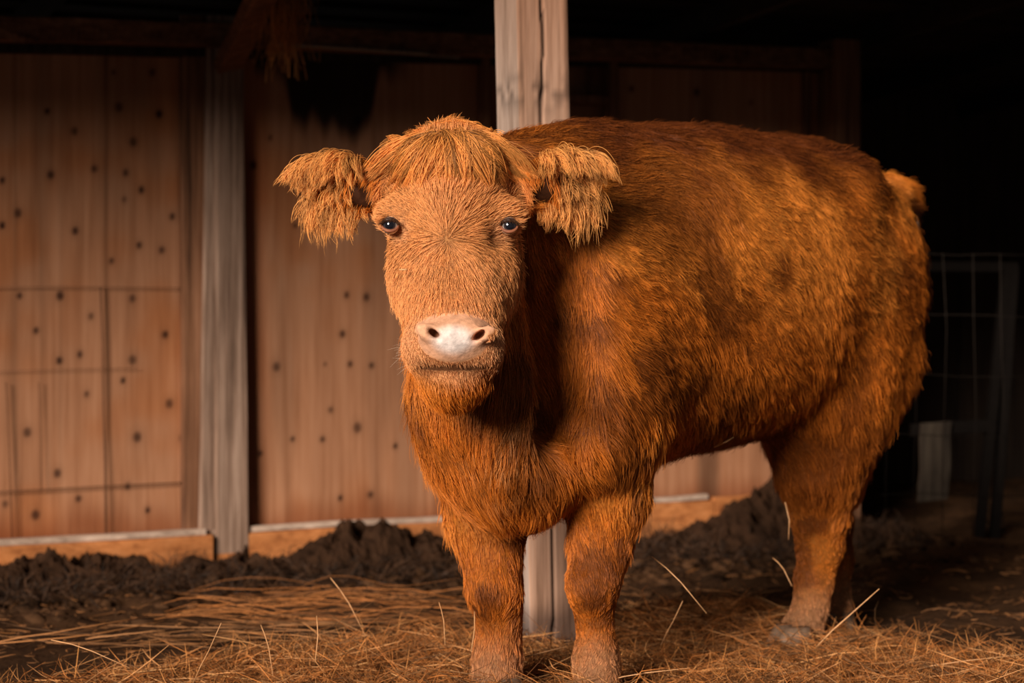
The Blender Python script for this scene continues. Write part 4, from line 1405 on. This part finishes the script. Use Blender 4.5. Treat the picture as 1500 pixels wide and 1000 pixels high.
# ================================================================== things in the dark bay at the right
bo = 0
q = P(1374, 735, 7.3)
bm = bmesh.new()
ax = Vector((.97, .2, .06)).normalized(); az = Vector((.035, 0, 1)).normalized(); ay = az.cross(ax)
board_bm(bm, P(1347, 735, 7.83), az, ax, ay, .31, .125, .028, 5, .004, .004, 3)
o = obj_bm('pale_board', bm, wood_mat('shade_darkened_white_paint', (.012, .008, .006), (.055, .042, .03), (.09, .07, .05)), None, tuple(P(1347, 735, 7.83)))  # bay shade mixed into the paint colour, far darker than white
tag(o, 'short pale peeling board standing in the dark bay behind the cow rump', 'board')
M_gate_shade = plain('shade_black_timber', (.007, .005, .004), .9, 0, .1)  # gate coloured near black to stand for the shade of the bay
M_dwire = plain('shade_dark_wire', (.02, .014, .010), .8, 0, .2)  # wire colour carries the bay's shade as well
df = empty('gate_frame', tuple(P(1450, 740, 7.9))); tag(df, 'leaning dark timber gate frame at the right edge', 'gate')
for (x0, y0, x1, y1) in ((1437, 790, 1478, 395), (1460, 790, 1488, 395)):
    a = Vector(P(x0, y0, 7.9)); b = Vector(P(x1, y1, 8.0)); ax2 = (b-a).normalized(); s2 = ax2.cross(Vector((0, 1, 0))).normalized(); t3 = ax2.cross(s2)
    bm = bmesh.new(); board_bm(bm, a, ax2, s2, t3, (b-a).length, .035, .06, 4, .002, .003, x0); obj_bm('upright', bm, M_gate_shade, df)
a = Vector(P(1360, 398, 7.95)); b = Vector(P(1492, 398, 7.95)); bm = bmesh.new(); board_bm(bm, a, (b-a).normalized(), Vector((0, 1, 0)), up3, (b-a).length, .04, .04, 3, .002, .003, 8); obj_bm('top_rail', bm, M_gate_shade, df)
a = Vector(P(1335, 640, 7.88)); b = Vector(P(1460, 632, 7.88)); bm = bmesh.new(); board_bm(bm, a, (b-a).normalized(), Vector((0, 1, 0)), up3, (b-a).length, .03, .05, 3, .002, .003, 8); obj_bm('middle_rail', bm, M_gate_shade, df)
wf2 = empty('wire_fence', tuple(P(1350, 720, 7.1))); tag(wf2, 'sagging square-mesh wire fence in the dark bay at right', 'wire fence')
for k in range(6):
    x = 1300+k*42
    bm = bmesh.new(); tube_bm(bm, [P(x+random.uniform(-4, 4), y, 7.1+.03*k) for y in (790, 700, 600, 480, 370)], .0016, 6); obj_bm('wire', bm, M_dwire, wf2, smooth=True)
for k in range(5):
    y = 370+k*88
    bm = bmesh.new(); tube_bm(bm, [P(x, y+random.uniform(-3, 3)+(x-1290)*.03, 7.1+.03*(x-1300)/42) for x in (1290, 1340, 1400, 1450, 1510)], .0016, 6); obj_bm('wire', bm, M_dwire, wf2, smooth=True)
# thin pale string hanging under the tail
bm = bmesh.new(); tube_bm(bm, [P(1341, 300, 5.72), P(1343, 320, 5.72), P(1346, 345, 5.72), P(1348, 362, 5.72), P(1352, 395, 5.72)], [.0035, .004, .0035, .003, .0015], 7)
o = obj_bm('dangling_straw', bm, M_baset, None, tuple(P(1341, 300, 5.72)), smooth=True); tag(o, 'thin pale straw dangling from the cow tail', 'straw')
# straws caught in the coat
for (a, b, d, lab) in (((1150, 735), (1155, 790), 5.05, 'bent straw dangling in front of the left hind leg'), ((1046, 655), (1075, 640), 4.75, 'bit of straw caught in the belly fur'), ((585, 395), (597, 397), 3.945, 'white fleck of chaff on the cow cheek')):
    pa, pb = P(a[0], a[1], d), P(b[0], b[1], d)
    bm = bmesh.new(); tube_bm(bm, [pa, (pa+pb)/2+np.array((.006, -.004, .002)), pb], [.0018, .002, .001], 6)
    o = obj_bm('caught_straw', bm, M_stalk, None, tuple(pa), smooth=True); tag(o, lab, 'straw')
